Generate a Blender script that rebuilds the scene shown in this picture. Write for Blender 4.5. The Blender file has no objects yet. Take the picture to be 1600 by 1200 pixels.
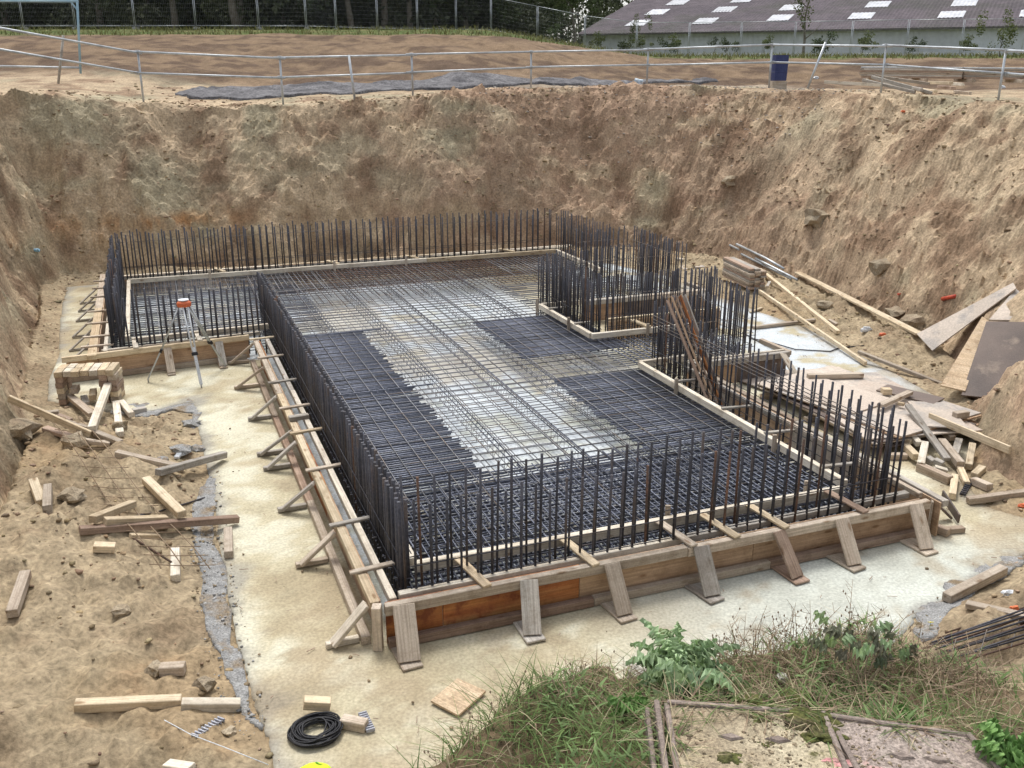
import bpy, bmesh, math, random
import numpy as np
from mathutils import Vector, Matrix
random.seed(7); RNG = np.random.RandomState(7)
S = bpy.context.scene
COL = S.collection
pi = math.pi
# ------------------------------------------------------------------ camera
CAM_H = 4.5; FPX = 1475.0
PITCH = math.radians(18.4466); YAW = math.radians(20.8113)
cam = bpy.data.cameras.new('camera'); camo = bpy.data.objects.new('camera', cam); COL.objects.link(camo)
camo.location = (0, 0, CAM_H); camo.rotation_euler = (pi/2 - PITCH, 0, 0)
cam.sensor_width = 36; cam.lens = FPX/1600*36; cam.clip_start = .05; cam.clip_end = 2000
S.camera = camo
# ------------------------------------------------------------------ light
SUN_EL, SUN_AZ = math.radians(66), math.radians(-16)     # ahead of the camera, a little to the left, soft through cloud
world = bpy.data.worlds.new('World'); S.world = world; world.use_nodes = True
wn = world.node_tree.nodes; wl = world.node_tree.links
bg = wn['Background']; sky = wn.new('ShaderNodeTexSky'); sky.sky_type = 'NISHITA'; sky.sun_disc = False
sky.sun_elevation = SUN_EL; sky.sun_rotation = SUN_AZ; sky.air_density = 1.0; sky.dust_density = 3.0; sky.ozone_density = 1.0
hsv = wn.new('ShaderNodeHueSaturation'); hsv.inputs['Saturation'].default_value = .30
wl.new(sky.outputs[0], hsv.inputs['Color']); wl.new(hsv.outputs[0], bg.inputs[0]); bg.inputs[1].default_value = 0.15
sl = bpy.data.lights.new('sun', 'SUN'); slo = bpy.data.objects.new('sun', sl); COL.objects.link(slo)
sl.energy = 1.3; sl.angle = math.radians(16); sl.color = (1, .96, .9)
sd = Vector((math.sin(SUN_AZ)*math.cos(SUN_EL), math.cos(SUN_AZ)*math.cos(SUN_EL), math.sin(SUN_EL)))
slo.rotation_euler = sd.to_track_quat('Z', 'Y').to_euler()
S.view_settings.view_transform = 'Standard'; S.view_settings.look = 'None'; S.view_settings.gamma = 1
S.view_settings.use_curve_mapping = False; S.view_settings.exposure = 0.72
# ------------------------------------------------------------------ survey helpers
cp, sp = math.cos(PITCH), math.sin(PITCH); cy_, sy_ = math.cos(YAW), math.sin(YAW)
def ray(x, y):
    a = (x-800)/FPX; b = -(y-600)/FPX
    return Vector((a, cp+b*sp, -sp+b*cp))
def G(x, y, z=0.0):
    d = ray(x, y); t = (z-CAM_H)/d.z
    return Vector((d.x*t, d.y*t, z))
def at(x, y, Y):
    d = ray(x, y); t = Y/d.y
    return Vector((d.x*t, Y, CAM_H+d.z*t))
def W(a, b, z=0.0):                                  # raft grid -> world
    return Vector((-a*sy_+b*cy_, a*cy_+b*sy_, z))
def toR(p): return (-p[0]*sy_+p[1]*cy_, p[0]*cy_+p[1]*sy_)
# ------------------------------------------------------------------ noise (numpy)
def _h(i, j, k, s):
    n = (i*374761393 + j*668265263 + k*2147483647 + s*974634777) & 0xffffffff
    n = ((n ^ (n >> 13))*1274126177) & 0xffffffff
    n = ((n ^ (n >> 16))*2246822519) & 0xffffffff
    return ((n ^ (n >> 15)) & 0xffff)/65535.0*2-1
def vn(x, y, z=0.0, s=0):
    x = np.asarray(x, float); y = np.asarray(y, float); z = np.zeros_like(x)+z
    i = np.floor(x).astype(np.int64); j = np.floor(y).astype(np.int64); k = np.floor(z).astype(np.int64)
    u = x-i; v = y-j; w = z-k
    u = u*u*(3-2*u); v = v*v*(3-2*v); w = w*w*(3-2*w)
    def L(a, b, t): return a+(b-a)*t
    c = [[[_h(i+a, j+b, k+d, s) for d in (0, 1)] for b in (0, 1)] for a in (0, 1)]
    return L(L(L(c[0][0][0], c[1][0][0], u), L(c[0][1][0], c[1][1][0], u), v), L(L(c[0][0][1], c[1][0][1], u), L(c[0][1][1], c[1][1][1], u), v), w)
def fbm(x, y, z=0.0, s=0, o=4, r=.5):
    t = 0; a = 1; f = 1
    for q in range(o): t = t+a*vn(x*f+q*7.3, y*f-q*3.1, np.asarray(z)*f, s+q); a *= r; f *= 2.03
    return t
def sst(x, a, b):
    t = np.clip((x-a)/(b-a), 0, 1); return t*t*(3-2*t)
# ------------------------------------------------------------------ terrain shape
# foot of the excavation: x, y, run of the bank, height of its top
ST = [(-.78,-3,.5,2.75),(-.80,1.6,.45,2.75),(-.72,2.15,.5,2.75),(-.3,3.05,.8,2.75),(.9,3.75,1.15,2.75),(1.6,3.7,1.15,2.75),(2.15,3.15,1.0,2.75),(2.9,2.75,1.2,2.8),(4.3,3.3,2.0,2.9),(6.1,5.0,3.0,3.3),
      (6.4,7.4,3.2,3.7),(5.75,9.1,3.0,3.9),(5.55,10.2,2.8,4.0),(6.1,11.8,3.2,4.0),(6.9,13.5,3.4,3.95),(7.2,15.6,3.3,3.9),(6.8,18,3.3,3.82),(6.3,20.4,3.4,3.88),(4.9,23.2,3.6,3.98),(3.2,24.3,3.2,4.05),
      (1.0,24.3,2.6,4.0),(-2,23.3,2.4,3.74),(-6,22.0,2.3,3.58),(-8.4,21.4,2.2,3.70),(-10.0,20.9,1.8,4.0),(-10.0,19.6,1.6,4.3),(-9.0,17.5,2.0,4.4),(-7.9,14.8,2.2,4.4),(-6.9,12.5,2.2,4.3),(-6.0,11,2.2,4.2),
      (-5.1,8.6,2.2,4.0),(-4.9,7.0,2.4,3.8),(-4.9,4,2.4,3.5),(-4.9,-3,2.4,3.3)]
STA = np.array(ST)
BLIND_PX = [(300,622),(312,680),(325,740),(338,800),(346,870),(356,930),(372,1000),(392,1080),(420,1165),(436,1230)]
BLIND = [G(x,y) for x,y in BLIND_PX]+[Vector((-1.25,3.9,0)),Vector((.2,4.1,0)),Vector((1.6,4.5,0))]+[G(x,y) for x,y in
        [(1395,1005),(1440,960),(1500,925),(1560,885),(1640,850),(1610,812),(1540,790),(1500,745),(1530,690),(1515,650),(1450,612),(1400,583),(1340,553),(1260,512),(1190,488),(1100,455),(1040,430)]]
BLIND += [W(21.6,9.9),W(22.3,8.5),W(22.3,4),W(22.4,-1.0),W(22.3,-1.9),W(19.5,-1.85),W(16.7,-1.7),W(15.2,-1.75),W(14.3,-1.7)]+[G(168,641),G(200,646),G(250,640),G(290,630)]
BL = np.array([(p.x, p.y) for p in BLIND])
def inpoly(X, Y, P):
    c = np.zeros(X.shape, bool); n = len(P); j = n-1
    for i in range(n):
        xi, yi = P[i][0], P[i][1]; xj, yj = P[j][0], P[j][1]
        if yi != yj: c ^= ((yi > Y) != (yj > Y)) & (X < (xj-xi)*(Y-yi)/(yj-yi)+xi)
        j = i
    return c
def near(X, Y, P, closed=False):
    bd = np.full(X.shape, 1e9); bi = np.zeros(X.shape, int); bt = np.zeros(X.shape); n = len(P)
    for i in range(n if closed else n-1):
        ax, ay = P[i][0], P[i][1]; bx, by = P[(i+1) % n][0], P[(i+1) % n][1]
        dx, dy = bx-ax, by-ay; t = np.clip(((X-ax)*dx+(Y-ay)*dy)/(dx*dx+dy*dy+1e-12), 0, 1)
        d = (X-ax-t*dx)**2+(Y-ay-t*dy)**2; m = d < bd
        bd = np.where(m, d, bd); bi = np.where(m, i, bi); bt = np.where(m, t, bt)
    return np.sqrt(bd), bi, bt
def farfield(X, Y):
    mL = 1-sst(X, -2.5, 8)
    lo = 3.9-1.05*(1-sst(Y, 5, 12))
    ys = 36-7*mL-5*sst(-X, 7, 13); zc = 4.95+.98*mL; ye = 44
    r = np.clip((Y-ys)/(ye-ys), 0, 1); r = r*r*(3-2*r)*.5+r*.5
    h = lo+(zc-lo)*r + sst(Y, 44, 57)*(.65*mL+.22*(1-mL)) + sst(Y, 57, 90)*.5*mL
    return h
LAST = {}
def terrain(X, Y, detail=True):
    X = np.asarray(X, float); Y = np.asarray(Y, float)
    ins = inpoly(X, Y, STA); d, i, t = near(X, Y, STA)
    seg = np.hypot(*(STA[1:, :2]-STA[:-1, :2]).T); cum = np.concatenate([[0], np.cumsum(seg)])
    run = STA[i, 2]*(1-t)+STA[np.minimum(i+1, len(ST)-1), 2]*t; zt = STA[i, 3]*(1-t)+STA[np.minimum(i+1, len(ST)-1), 3]*t
    s = cum[i]+t*seg[np.minimum(i, len(seg)-1)]
    dd = np.where(ins, -d, d)
    w0 = fbm(X*.55, Y*.55, 0, 11, 3)*.35; run = run*(1+.12*vn(s*.6, s*0, 0, 5))
    u = np.clip((dd+w0*sst(dd, -.1, .5)*sst(zt,2.76,3.2))/run, 0, 1)
    h = zt*(1-(1-u)**1.45)
    far = farfield(X, Y); k = sst(dd, run, run+6)
    h = np.where(dd > run*.999, zt+(far-zt)*k, h)
    wall = sst(dd, -.15, .25)*(1-sst(dd, run*.85, run*1.15))
    nearb = 1-sst(Y, 4.2, 6.5)*1.0
    nearb = np.where(X > -1.5, nearb, 0)
    if detail:
        A = wall*(1-.75*nearb)
        groove = vn(s*1.5+vn(s*.4, dd*.8, 0, 31)*1.4, dd*.55, 0, 21)+.5*vn(s*3.7+dd*.6, dd*.9, 0, 22)
        h = h+A*(.17*(1-.5*sst(X, 2, 6))*groove+.15*fbm(X*1.1, Y*1.1, h*.9, 1, 3)+.17*(1-.4*sst(X, 2, 6))*np.abs(fbm(X*2.6, Y*2.6, h*2.2, 2, 3))-.09)
        h = h+A*.055*fbm(X*8, Y*8, h*6, 8, 3)+A*.07*np.abs(vn(X*5.5,Y*5.5,h*5,77))
        Lg = h*2.1+fbm(X*.9, Y*.9, 0, 93, 4)*1.3; fr = Lg-np.floor(Lg); h = h+A*(.16*fr**5-.02)*sst(fbm(X*.7, Y*.7, 0, 94, 2), -.15, .35)
        und = np.exp(-((dd-.25)/.2)**2)*(vn(s*.7, s*0, 0, 44) > 0)*.0
        # floor soil
        fl = ins*1.0
        lump = .10*fbm(X*.9, Y*.9, 0, 3, 4, .55)+.09*np.abs(fbm(X*2.8, Y*2.8, 0, 4, 3))-.02+.032*fbm(X*8, Y*8, 0, 6, 3, .65)+.05*(lambda q: (q-np.floor(q))**5)(fbm(X*1.2, Y*1.2, 0, 15, 4)*1.6+X*.8)
        bankup = .55*np.exp(-np.abs(d)/.7)*sst(d, 0, .25)*0+.16*np.exp(-d/1.6)
        h = np.where(ins, lump*sst(d, 0, .2)+bankup-.02+.16*sst(X, 2.4, 4.2)*(1-sst(Y, 7.2, 8.5)), h)
        LAST['g'] = groove
        lowl = np.where((X < -2.2) & ins, .22*sst(-X, 2.4, 4.6)*(1-sst(Y, 9, 12)), 0); h = h+lowl
        o = (1-wall)*(~ins)
        h = h+o*(1-nearb)*(.035*fbm(X*1.3, Y*1.3, 0, 12, 4)+.10*fbm(X*.5+Y*.3, Y*.5, 0, 13, 4)*sst(Y, 28, 32)*(1-sst(Y, 42, 45)))
        h = h+(~ins)*nearb*(.02*fbm(X*4, Y*4, 0, 14, 4)+.085*sst(2.35-Y, 0, .35)*sst(X, 0, .5))
    db, _, _ = near(X, Y, BL, True); ib = inpoly(X, Y, BL)
    h = np.where(ins & ib, np.minimum(h, np.where(db > .03, -.075, -.012)), h)
    edge = ins & (~ib); h = np.where(edge, h*sst(db, -.02, .5)+(-.012)*(1-sst(db, -.02, .5)), h)
    return h
def hit(px, py):
    d = ray(px, py); lo, hi = 1.0, 80.0
    for _ in range(3):
        ts = np.linspace(lo, hi, 160); z = CAM_H+d.z*ts; h = terrain(d.x*ts, d.y*ts)
        b = h > 0; ib = inpoly(d.x*ts, d.y*ts, BL); h = np.where(ib & (h < 0), 0, h)
        k = np.argmax(z < h); k = max(k, 1); lo, hi = ts[k-1], ts[k]
    return Vector((d.x*hi, d.y*hi, CAM_H+d.z*hi))
def tz(x, y):
    h = float(terrain(np.array([x]), np.array([y]))[0])
    return max(h, 0) if inpoly(np.array([x]), np.array([y]), BL)[0] else h
# ------------------------------------------------------------------ materials
MATS = {}
def M(name, cols, rough=.8, scale=4, metal=0, grain=0, bump=.2, bscale=30, rnd=.0, fine=.15, fscale=60, attr=None, world_co=False, spots=None, spec=.3, transl=0):
    if name in MATS: return MATS[name]
    m = bpy.data.materials.new(name); m.use_nodes = True; n = m.node_tree.nodes; l = m.node_tree.links
    b = n['Principled BSDF']; b.inputs['Roughness'].default_value = rough; b.inputs['Metallic'].default_value = metal
    b.inputs['Specular IOR Level'].default_value = spec
    tc = n.new('ShaderNodeTexCoord'); geo = n.new('ShaderNodeNewGeometry'); oi = n.new('ShaderNodeObjectInfo')
    co = geo.outputs['Position'] if world_co else tc.outputs['Object']
    if not world_co:                      # shift the pattern per object so that copies differ
        ad = n.new('ShaderNodeVectorMath'); ad.operation = 'ADD'; l.new(co, ad.inputs[0])
        sc = n.new('ShaderNodeVectorMath'); sc.operation = 'SCALE'; l.new(oi.outputs['Location'], sc.inputs[0]); sc.inputs['Scale'].default_value = 3.7
        l.new(sc.outputs[0], ad.inputs[1]); co = ad.outputs[0]
    def noise(sc_, det=4, st=None, ro=.6):
        t = n.new('ShaderNodeTexNoise'); t.inputs['Scale'].default_value = sc_; t.inputs['Detail'].default_value = det; t.inputs['Roughness'].default_value = ro
        if st:
            mp = n.new('ShaderNodeMapping'); mp.inputs['Scale'].default_value = st; l.new(co, mp.inputs['Vector']); l.new(mp.outputs[0], t.inputs['Vector'])
        else: l.new(co, t.inputs['Vector'])
        return t.outputs['Fac']
    def mix(a, b_, f, bt='MIX'):
        x = n.new('ShaderNodeMix'); x.data_type = 'RGBA'; x.blend_type = bt
        for s_, v in ((x.inputs[0], f), (x.inputs[6], a), (x.inputs[7], b_)):
            if isinstance(v, (int, float)): s_.default_value = v
            elif isinstance(v, tuple): s_.default_value = (*v, 1)
            else: l.new(v, s_)
        return x.outputs[2]
    def ramp(f, lo, hi, inv=False):
        r = n.new('ShaderNodeMapRange'); r.inputs[1].default_value = lo; r.inputs[2].default_value = hi; l.new(f, r.inputs[0])
        if inv: r.inputs[3].default_value = 1; r.inputs[4].default_value = 0
        return r.outputs[0]
    gst = (.25, 3, 3) if grain else None
    if attr:
        at_ = n.new('ShaderNodeAttribute'); at_.attribute_name = attr; c = at_.outputs['Color']
    elif len(cols) == 1: c = mix(cols[0], cols[0], 0.0)
    else: c = mix(cols[0], cols[1], ramp(noise(scale, 4, gst), .38, .62))
    if not attr and len(cols) > 2: c = mix(c, cols[2], ramp(noise(scale*.37, 3, gst), .52, .66))
    if rnd:
        r1 = n.new('ShaderNodeMapRange'); l.new(oi.outputs['Random'], r1.inputs[0]); r1.inputs[3].default_value = 1-rnd; r1.inputs[4].default_value = 1+rnd*.6
        cc = n.new('ShaderNodeCombineColor'); [l.new(r1.outputs[0], cc.inputs[q]) for q in range(3)]
        c = mix(c, cc.outputs[0], 1.0, 'MULTIPLY')
    if grain:
        g = noise(14, 5, (.12, 5, 5), .65); c = mix(c, mix((.66,.63,.59), (1.14,1.13,1.1), ramp(g, .33, .62)), .8, 'MULTIPLY')
        kn = n.new('ShaderNodeTexVoronoi'); kn.inputs['Scale'].default_value = 1.0; mp = n.new('ShaderNodeMapping'); mp.inputs['Scale'].default_value = (3.2, 9, 9)
        l.new(co, mp.inputs['Vector']); l.new(mp.outputs[0], kn.inputs['Vector']); c = mix(c, mix((.42,.30,.2), (1,1,1), ramp(kn.outputs['Distance'], .08, .2)), .75, 'MULTIPLY')
        dt = noise(5, 5, None, .7); c = mix(c, mix((.66,.62,.56), (1.04,1.04,1.03), ramp(dt, .36, .52)), .6, 'MULTIPLY')
    if spots:
        sc_, lo, hi, colr, amt = spots
        c = mix(c, colr, ramp(noise(sc_, 5, None, .65), lo, hi) if amt == 1 else mix((0,0,0), (amt,)*3, ramp(noise(sc_, 5, None, .65), lo, hi)))
    if fine:
        f = noise(fscale, 3); c = mix(c, mix((1-fine*2,)*3, (1+fine,)*3, ramp(f, .3, .7)), 1.0, 'MULTIPLY')
    l.new(c, b.inputs['Base Color'])
    if bump:
        bp = n.new('ShaderNodeBump'); bp.inputs['Strength'].default_value = min(1, bump*2); bp.inputs['Distance'].default_value = .5/bscale
        l.new(noise(bscale, 12 if name == 'soil' else 6, (.15, 4, 4) if grain else None, .74 if name == 'soil' else .65), bp.inputs['Height']); l.new(bp.outputs[0], b.inputs['Normal'])
    if transl:
        b.inputs['Subsurface Weight'].default_value = 0
        tr = n.new('ShaderNodeBsdfTranslucent'); l.new(c, tr.inputs[0]); ms = n.new('ShaderNodeMixShader'); ms.inputs[0].default_value = transl
        l.new(b.outputs[0], ms.inputs[1]); l.new(tr.outputs[0], ms.inputs[2]); l.new(ms.outputs[0], n['Material Output'].inputs[0])
    MATS[name] = m; return m
soil = M('soil', [], .95, attr='tint', world_co=True, bump=.25, bscale=3.2, fine=.2, fscale=22, spec=.1)
conc = M('blinding_concrete', [], .9, attr='tint', world_co=True, bump=.15, bscale=40, fine=.13, fscale=38, spec=.15)
spill = M('spilled_concrete', [(.27,.27,.265),(.37,.37,.36),(.27,.21,.14)], .95, 9, world_co=True, bump=.6, bscale=22, fine=.25, fscale=70, spec=.1)
wood_new = M('new_timber', [(.60,.49,.34),(.68,.58,.43),(.50,.38,.25)], .8, 2.5, grain=1, rnd=.22, bump=.15, fine=.05)
wood_old = M('weathered_timber', [(.45,.38,.31),(.55,.48,.40),(.38,.30,.235)], .85, 2.5, grain=1, rnd=.28, bump=.2, fine=.08)
wood_grey = M('grey_timber', [(.38,.36,.33),(.50,.47,.43),(.30,.27,.24)], .9, 2.5, grain=1, rnd=.2, bump=.2, fine=.08)
wood_red = M('reddish_timber', [(.38,.28,.22),(.46,.35,.28),(.30,.21,.16)], .85, 2.5, grain=1, rnd=.25, bump=.2, fine=.08)
wood_white = M('pale_timber', [(.66,.60,.50),(.74,.69,.60),(.56,.50,.42)], .85, 2.5, grain=1, rnd=.12, bump=.15, fine=.06)
ply_tan = M('tan_plywood', [(.44,.30,.20),(.52,.37,.25),(.33,.23,.16)], .7, 1.6, grain=1, rnd=.15, bump=.1, fine=.06)
ply_orange = M('orange_plywood', [(.46,.20,.07),(.38,.13,.045),(.50,.27,.12)], .6, 3, grain=1, rnd=.1, bump=.1, fine=.06, spots=(2.5,.52,.62,(.22,.07,.03),1))
ply_brown = M('brown_film_plywood', [(.135,.105,.09),(.17,.13,.11),(.09,.072,.065)], .55, 1.4, rnd=.12, bump=.08, bscale=14, fine=.1, spots=(3,.55,.68,(.24,.19,.15),1))
ply_pale = M('dusty_plywood', [(.50,.43,.36),(.60,.52,.44),(.42,.34,.28)], .85, 1.8, rnd=.14, bump=.15, fine=.1, fscale=30, spots=(2.2,.5,.62,(.36,.33,.30),1))
steel = M('dark_reinforcing_steel', [(.052,.053,.068),(.074,.075,.090),(.090,.070,.062)], .5, 6, metal=.35, rnd=.45, bump=.5, bscale=90, fine=.2, fscale=40, spec=.5, spots=(7,.66,.74,(.14,.075,.05),1))
steel_mat = M('mat_steel', [(.19,.195,.21),(.26,.26,.275),(.22,.18,.15)], .45, 6, metal=.45, rnd=.35, bump=.4, bscale=80, fine=.2, fscale=40, spec=.5)
steel_dk = M('blue_black_steel', [(.11,.12,.16),(.15,.165,.21)], .45, 5, metal=.45, rnd=.35, bump=.4, bscale=80, fine=.2, fscale=40, spec=.5)
steel_rust = M('rusty_steel', [(.15,.085,.06),(.10,.07,.055),(.20,.11,.075)], .75, 8, metal=.1, rnd=.3, bump=.5, bscale=80, fine=.2, fscale=40)
wire = M('tying_wire', [(.16,.15,.14),(.24,.2,.17)], .5, 5, metal=.4, bump=0, fine=0)
galv = M('galvanised_tube', [(.42,.45,.47),(.55,.58,.60),(.34,.35,.36)], .45, 5, metal=.55, rnd=.12, bump=.1, fine=.08, spec=.5)
blue_tube = M('blue_painted_tube', [(.22,.36,.46),(.30,.44,.52)], .5, 5, metal=.1, rnd=.1, bump=.05, fine=.08)
gravel = M('dark_gravel', [(.12,.115,.12),(.20,.195,.20),(.08,.077,.083)], .95, 3, world_co=True, bump=.6, bscale=18, fine=.3, fscale=16)
dirt_far = soil
leafA = M('dark_foliage', [(.06,.07,.04),(.095,.11,.055)], .8, 1.2, world_co=True, rnd=.3, bump=0, fine=.25, fscale=3, transl=.15)
leafB = M('light_foliage', [(.10,.13,.045),(.16,.18,.07)], .8, 2, world_co=True, rnd=.25, bump=0, fine=.25, fscale=4, transl=.25)
leafC = M('mid_foliage', [(.05,.075,.028),(.09,.115,.045)], .8, 1.5, world_co=True, rnd=.3, bump=0, fine=.25, fscale=3, transl=.2)
bark = M('bark', [(.13,.11,.085),(.20,.18,.15)], .95, 6, bump=.5, bscale=12)
roofm = M('fibre_cement_roof', [(.085,.070,.080),(.115,.095,.105),(.07,.065,.06)], .9, .35, world_co=True, bump=.2, bscale=6, fine=.15, fscale=2)
clad = M('pale_metal_cladding', [(.54,.56,.60),(.60,.62,.66),(.48,.50,.53)], .6, .5, world_co=True, bump=.05, fine=.05, fscale=3)
skyl = M('translucent_roof_sheet', [(.42,.43,.45),(.56,.57,.60)], .6, 1.2, bump=0, fine=.05, rnd=.15)
black = M('black_plastic', [(.018,.018,.02),(.03,.03,.034)], .5, 8, bump=.1)
white_p = M('white_plastic', [(.66,.70,.74),(.74,.77,.8)], .5, 8, bump=.1, rnd=.1)
grey_p = M('grey_plastic', [(.36,.37,.42),(.45,.46,.5)], .5, 8, bump=0)
redp = M('red_paint', [(.48,.055,.035),(.58,.11,.05)], .5, 8, bump=.05)
orange_p = M('orange_paint', [(.62,.14,.06),(.7,.2,.08)], .5, 8, bump=.05)
bluep = M('blue_plastic', [(.028,.04,.13),(.04,.055,.16)], .45, 4, bump=.05)
ltblue = M('light_blue_plastic', [(.35,.55,.68),(.2,.42,.6)], .5, 14, bump=.1)
hivis = M('fluorescent_fabric', [(.62,.85,.03),(.7,.9,.05)], .8, 8, bump=.4, bscale=24)
silver = M('reflective_strip', [(.5,.52,.55),(.6,.62,.65)], .35, 6, metal=.3, bump=.1)
stone = M('stone', [(.35,.28,.19),(.42,.35,.25),(.29,.225,.155)], .95, 5, rnd=.2, bump=.5, bscale=16, fine=.2)
sandfill = M('sandy_cover_infill', [(.46,.39,.26),(.54,.47,.33),(.30,.23,.15)], .95, 5, world_co=True, bump=.5, bscale=60, fine=.25, fscale=120, spots=(9,.60,.68,(.13,.12,.05),1))
greyfill = M('grey_cover_infill', [(.36,.29,.25),(.43,.36,.31),(.27,.22,.19)], .95, 6, world_co=True, bump=.5, bscale=60, fine=.3, fscale=130)
iron = M('cast_iron', [(.25,.20,.17),(.32,.26,.22),(.17,.13,.11)], .85, 12, world_co=True, bump=.4, bscale=60, fine=.2, fscale=100)
pink = M('pink_marking_paint', [(.60,.27,.27),(.48,.32,.28),(.40,.33,.28)], .9, 40, world_co=True, bump=.3, bscale=70, fine=.25, fscale=110)
moss = M('moss', [(.075,.085,.022),(.13,.13,.04),(.11,.09,.05)], .95, 18, world_co=True, bump=.8, bscale=60, fine=.35, fscale=80)
grassm = M('grass_blades', [], .8, attr='tint', bump=0, fine=0, transl=.3, spec=.2)
thistle = M('blue_green_leaf', [(.35,.47,.27),(.43,.56,.30),(.50,.62,.30)], .6, 9, rnd=.35, bump=0, fine=.12, transl=.25)
dockm = M('fresh_green_leaf', [(.20,.36,.11),(.28,.45,.15)], .6, 9, rnd=.25, bump=0, transl=.3)
brownleaf = M('dull_bramble_leaf', [(.21,.25,.15),(.28,.25,.18)], .7, 9, rnd=.3, bump=0, transl=.2)
stemm = M('dry_stem', [(.24,.17,.11),(.33,.25,.17)], .9, 9, bump=.1)
yellow = M('yellow_petals', [(.8,.7,.03)], .7, 9, bump=0)
# ------------------------------------------------------------------ object helpers
WM = {}
def link(name, data, Mx, parent=None, **props):
    o = bpy.data.objects.new(name, data); COL.objects.link(o)
    if parent is not None:
        o.parent = parent; o.matrix_local = WM[parent.name].inverted() @ Mx
    else: o.matrix_world = Mx
    WM[o.name] = Mx.copy()
    for k, v in props.items():
        if v is not None: o[k] = v
    return o
def thing(name, label, cat, loc, group=None):
    return link(name, None, Matrix.Translation(loc), None, label=label, category=cat, group=group)
def mk(verts, faces, mat, name='mesh', smooth=False):
    me = bpy.data.meshes.new(name); me.from_pydata([tuple(v) for v in verts], [], faces); me.materials.append(mat)
    if smooth: me.polygons.foreach_set('use_smooth', [True]*len(me.polygons))
    me.update(); return me
CACHE = {}
def boxmesh(l, w, h, mat, bev=.004):
    k = ('b', round(l, 3), round(w, 3), round(h, 3), mat.name, bev)
    if k not in CACHE:
        X, Y, Z = l/2, w/2, h/2; c = min(bev, X*.4, Y*.4, Z*.4)
        bm = bmesh.new(); bmesh.ops.create_cube(bm, size=1, matrix=Matrix.Diagonal((l, w, h, 1)))
        if c > 0: bmesh.ops.bevel(bm, geom=bm.edges[:], offset=c, segments=1, affect='EDGES')
        me = bpy.data.meshes.new('block'); bm.to_mesh(me); bm.free(); me.materials.append(mat); CACHE[k] = me
    return CACHE[k]
def frame(p1, p2, up=Vector((0, 0, 1)), roll=0):
    x = (p2-p1).normalized(); y = up.cross(x)
    if y.length < 1e-4: y = Vector((0, 1, 0))
    y.normalize(); z = x.cross(y)
    m = Matrix((x, y, z)).transposed().to_4x4() @ Matrix.Rotation(roll, 4, 'X'); m.translation = (p1+p2)/2; return m
def beam(name, p1, p2, w, h, mat, parent=None, roll=0, bev=.004, **kw):
    p1 = Vector(p1); p2 = Vector(p2)
    return link(name, boxmesh((p2-p1).length, w, h, mat, bev), frame(p1, p2, roll=roll), parent, **kw)
def rodmesh(l, r, mat, n=6):
    k = ('r', round(l, 2), r, mat.name, n)
    if k not in CACHE:
        v = []; f = []
        for s in (0, 1):
            for q in range(n): v.append((r*math.cos(q*2*pi/n), r*math.sin(q*2*pi/n), (s-.5)*l))
        for q in range(n): f.append((q, (q+1) % n, n+(q+1) % n, n+q))
        f += [tuple(range(n))[::-1], tuple(range(n, 2*n))]
        me = mk(v, f, mat, 'rod'); me.polygons.foreach_set('use_smooth', [True]*n+[False]*2); CACHE[k] = me
    return CACHE[k]
def rod(name, p1, p2, r, mat, parent=None, n=6, **kw):
    p1 = Vector(p1); p2 = Vector(p2); d = p2-p1
    m = d.to_track_quat('Z', 'Y').to_matrix().to_4x4(); m.translation = (p1+p2)/2
    return link(name, rodmesh(d.length, r, mat, n), m, parent, **kw)
def tube_arrays(pts, r, n=6, close=False):
    v = []; f = []; P = [Vector(p) for p in pts]; N = len(P)
    rr = r if isinstance(r, (list, tuple)) else [r]*N
    for i, p in enumerate(P):
        a = P[(i-1) % N] if (i > 0 or close) else p; b = P[(i+1) % N] if (i < N-1 or close) else p
        t = (b-a).normalized(); x = t.orthogonal() if i == 0 else (x-t*x.dot(t)); x.normalize(); y = t.cross(x)
        for q in range(n): v.append(p+(x*math.cos(q*2*pi/n)+y*math.sin(q*2*pi/n))*rr[i])
    for i in range(N if close else N-1):
        j = (i+1) % N
        for q in range(n): f.append((i*n+q, i*n+(q+1) % n, j*n+(q+1) % n, j*n+q))
    if not close: f += [tuple(range(n))[::-1], tuple(range((N-1)*n, N*n))]
    return v, f
def join(parts):
    V = []; F = []
    for v, f in parts:
        o = len(V); V += list(v); F += [tuple(i+o for i in q) for q in f]
    return V, F
def tube(name, pts, r, mat, parent=None, n=6, close=False, **kw):
    base = Vector(pts[0]); v, f = tube_arrays([Vector(p)-base for p in pts], r, n, close)
    return link(name, mk(v, f, mat, name, True), Matrix.Translation(base), parent, **kw)
def npmesh(name, V, F, mat, tint=None, smooth=True):
    me = bpy.data.meshes.new(name); V = np.asarray(V, np.float32); F = np.asarray(F, np.int32); k = F.shape[1]
    me.vertices.add(len(V)); me.vertices.foreach_set('co', V.ravel()); me.loops.add(F.size); me.loops.foreach_set('vertex_index', F.ravel())
    me.polygons.add(len(F)); me.polygons.foreach_set('loop_start', np.arange(0, F.size, k, dtype=np.int32)); me.polygons.foreach_set('loop_total', np.full(len(F), k, np.int32))
    me.update(calc_edges=True); me.materials.append(mat)
    if smooth: me.polygons.foreach_set('use_smooth', np.ones(len(F), bool))
    if tint is not None:
        a = me.color_attributes.new('tint', 'FLOAT_COLOR', 'POINT'); a.data.foreach_set('color', np.hstack([tint, np.ones((len(V), 1))]).astype(np.float32).ravel())
    me.validate(); return me
I4 = Matrix.Identity(4)
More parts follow.
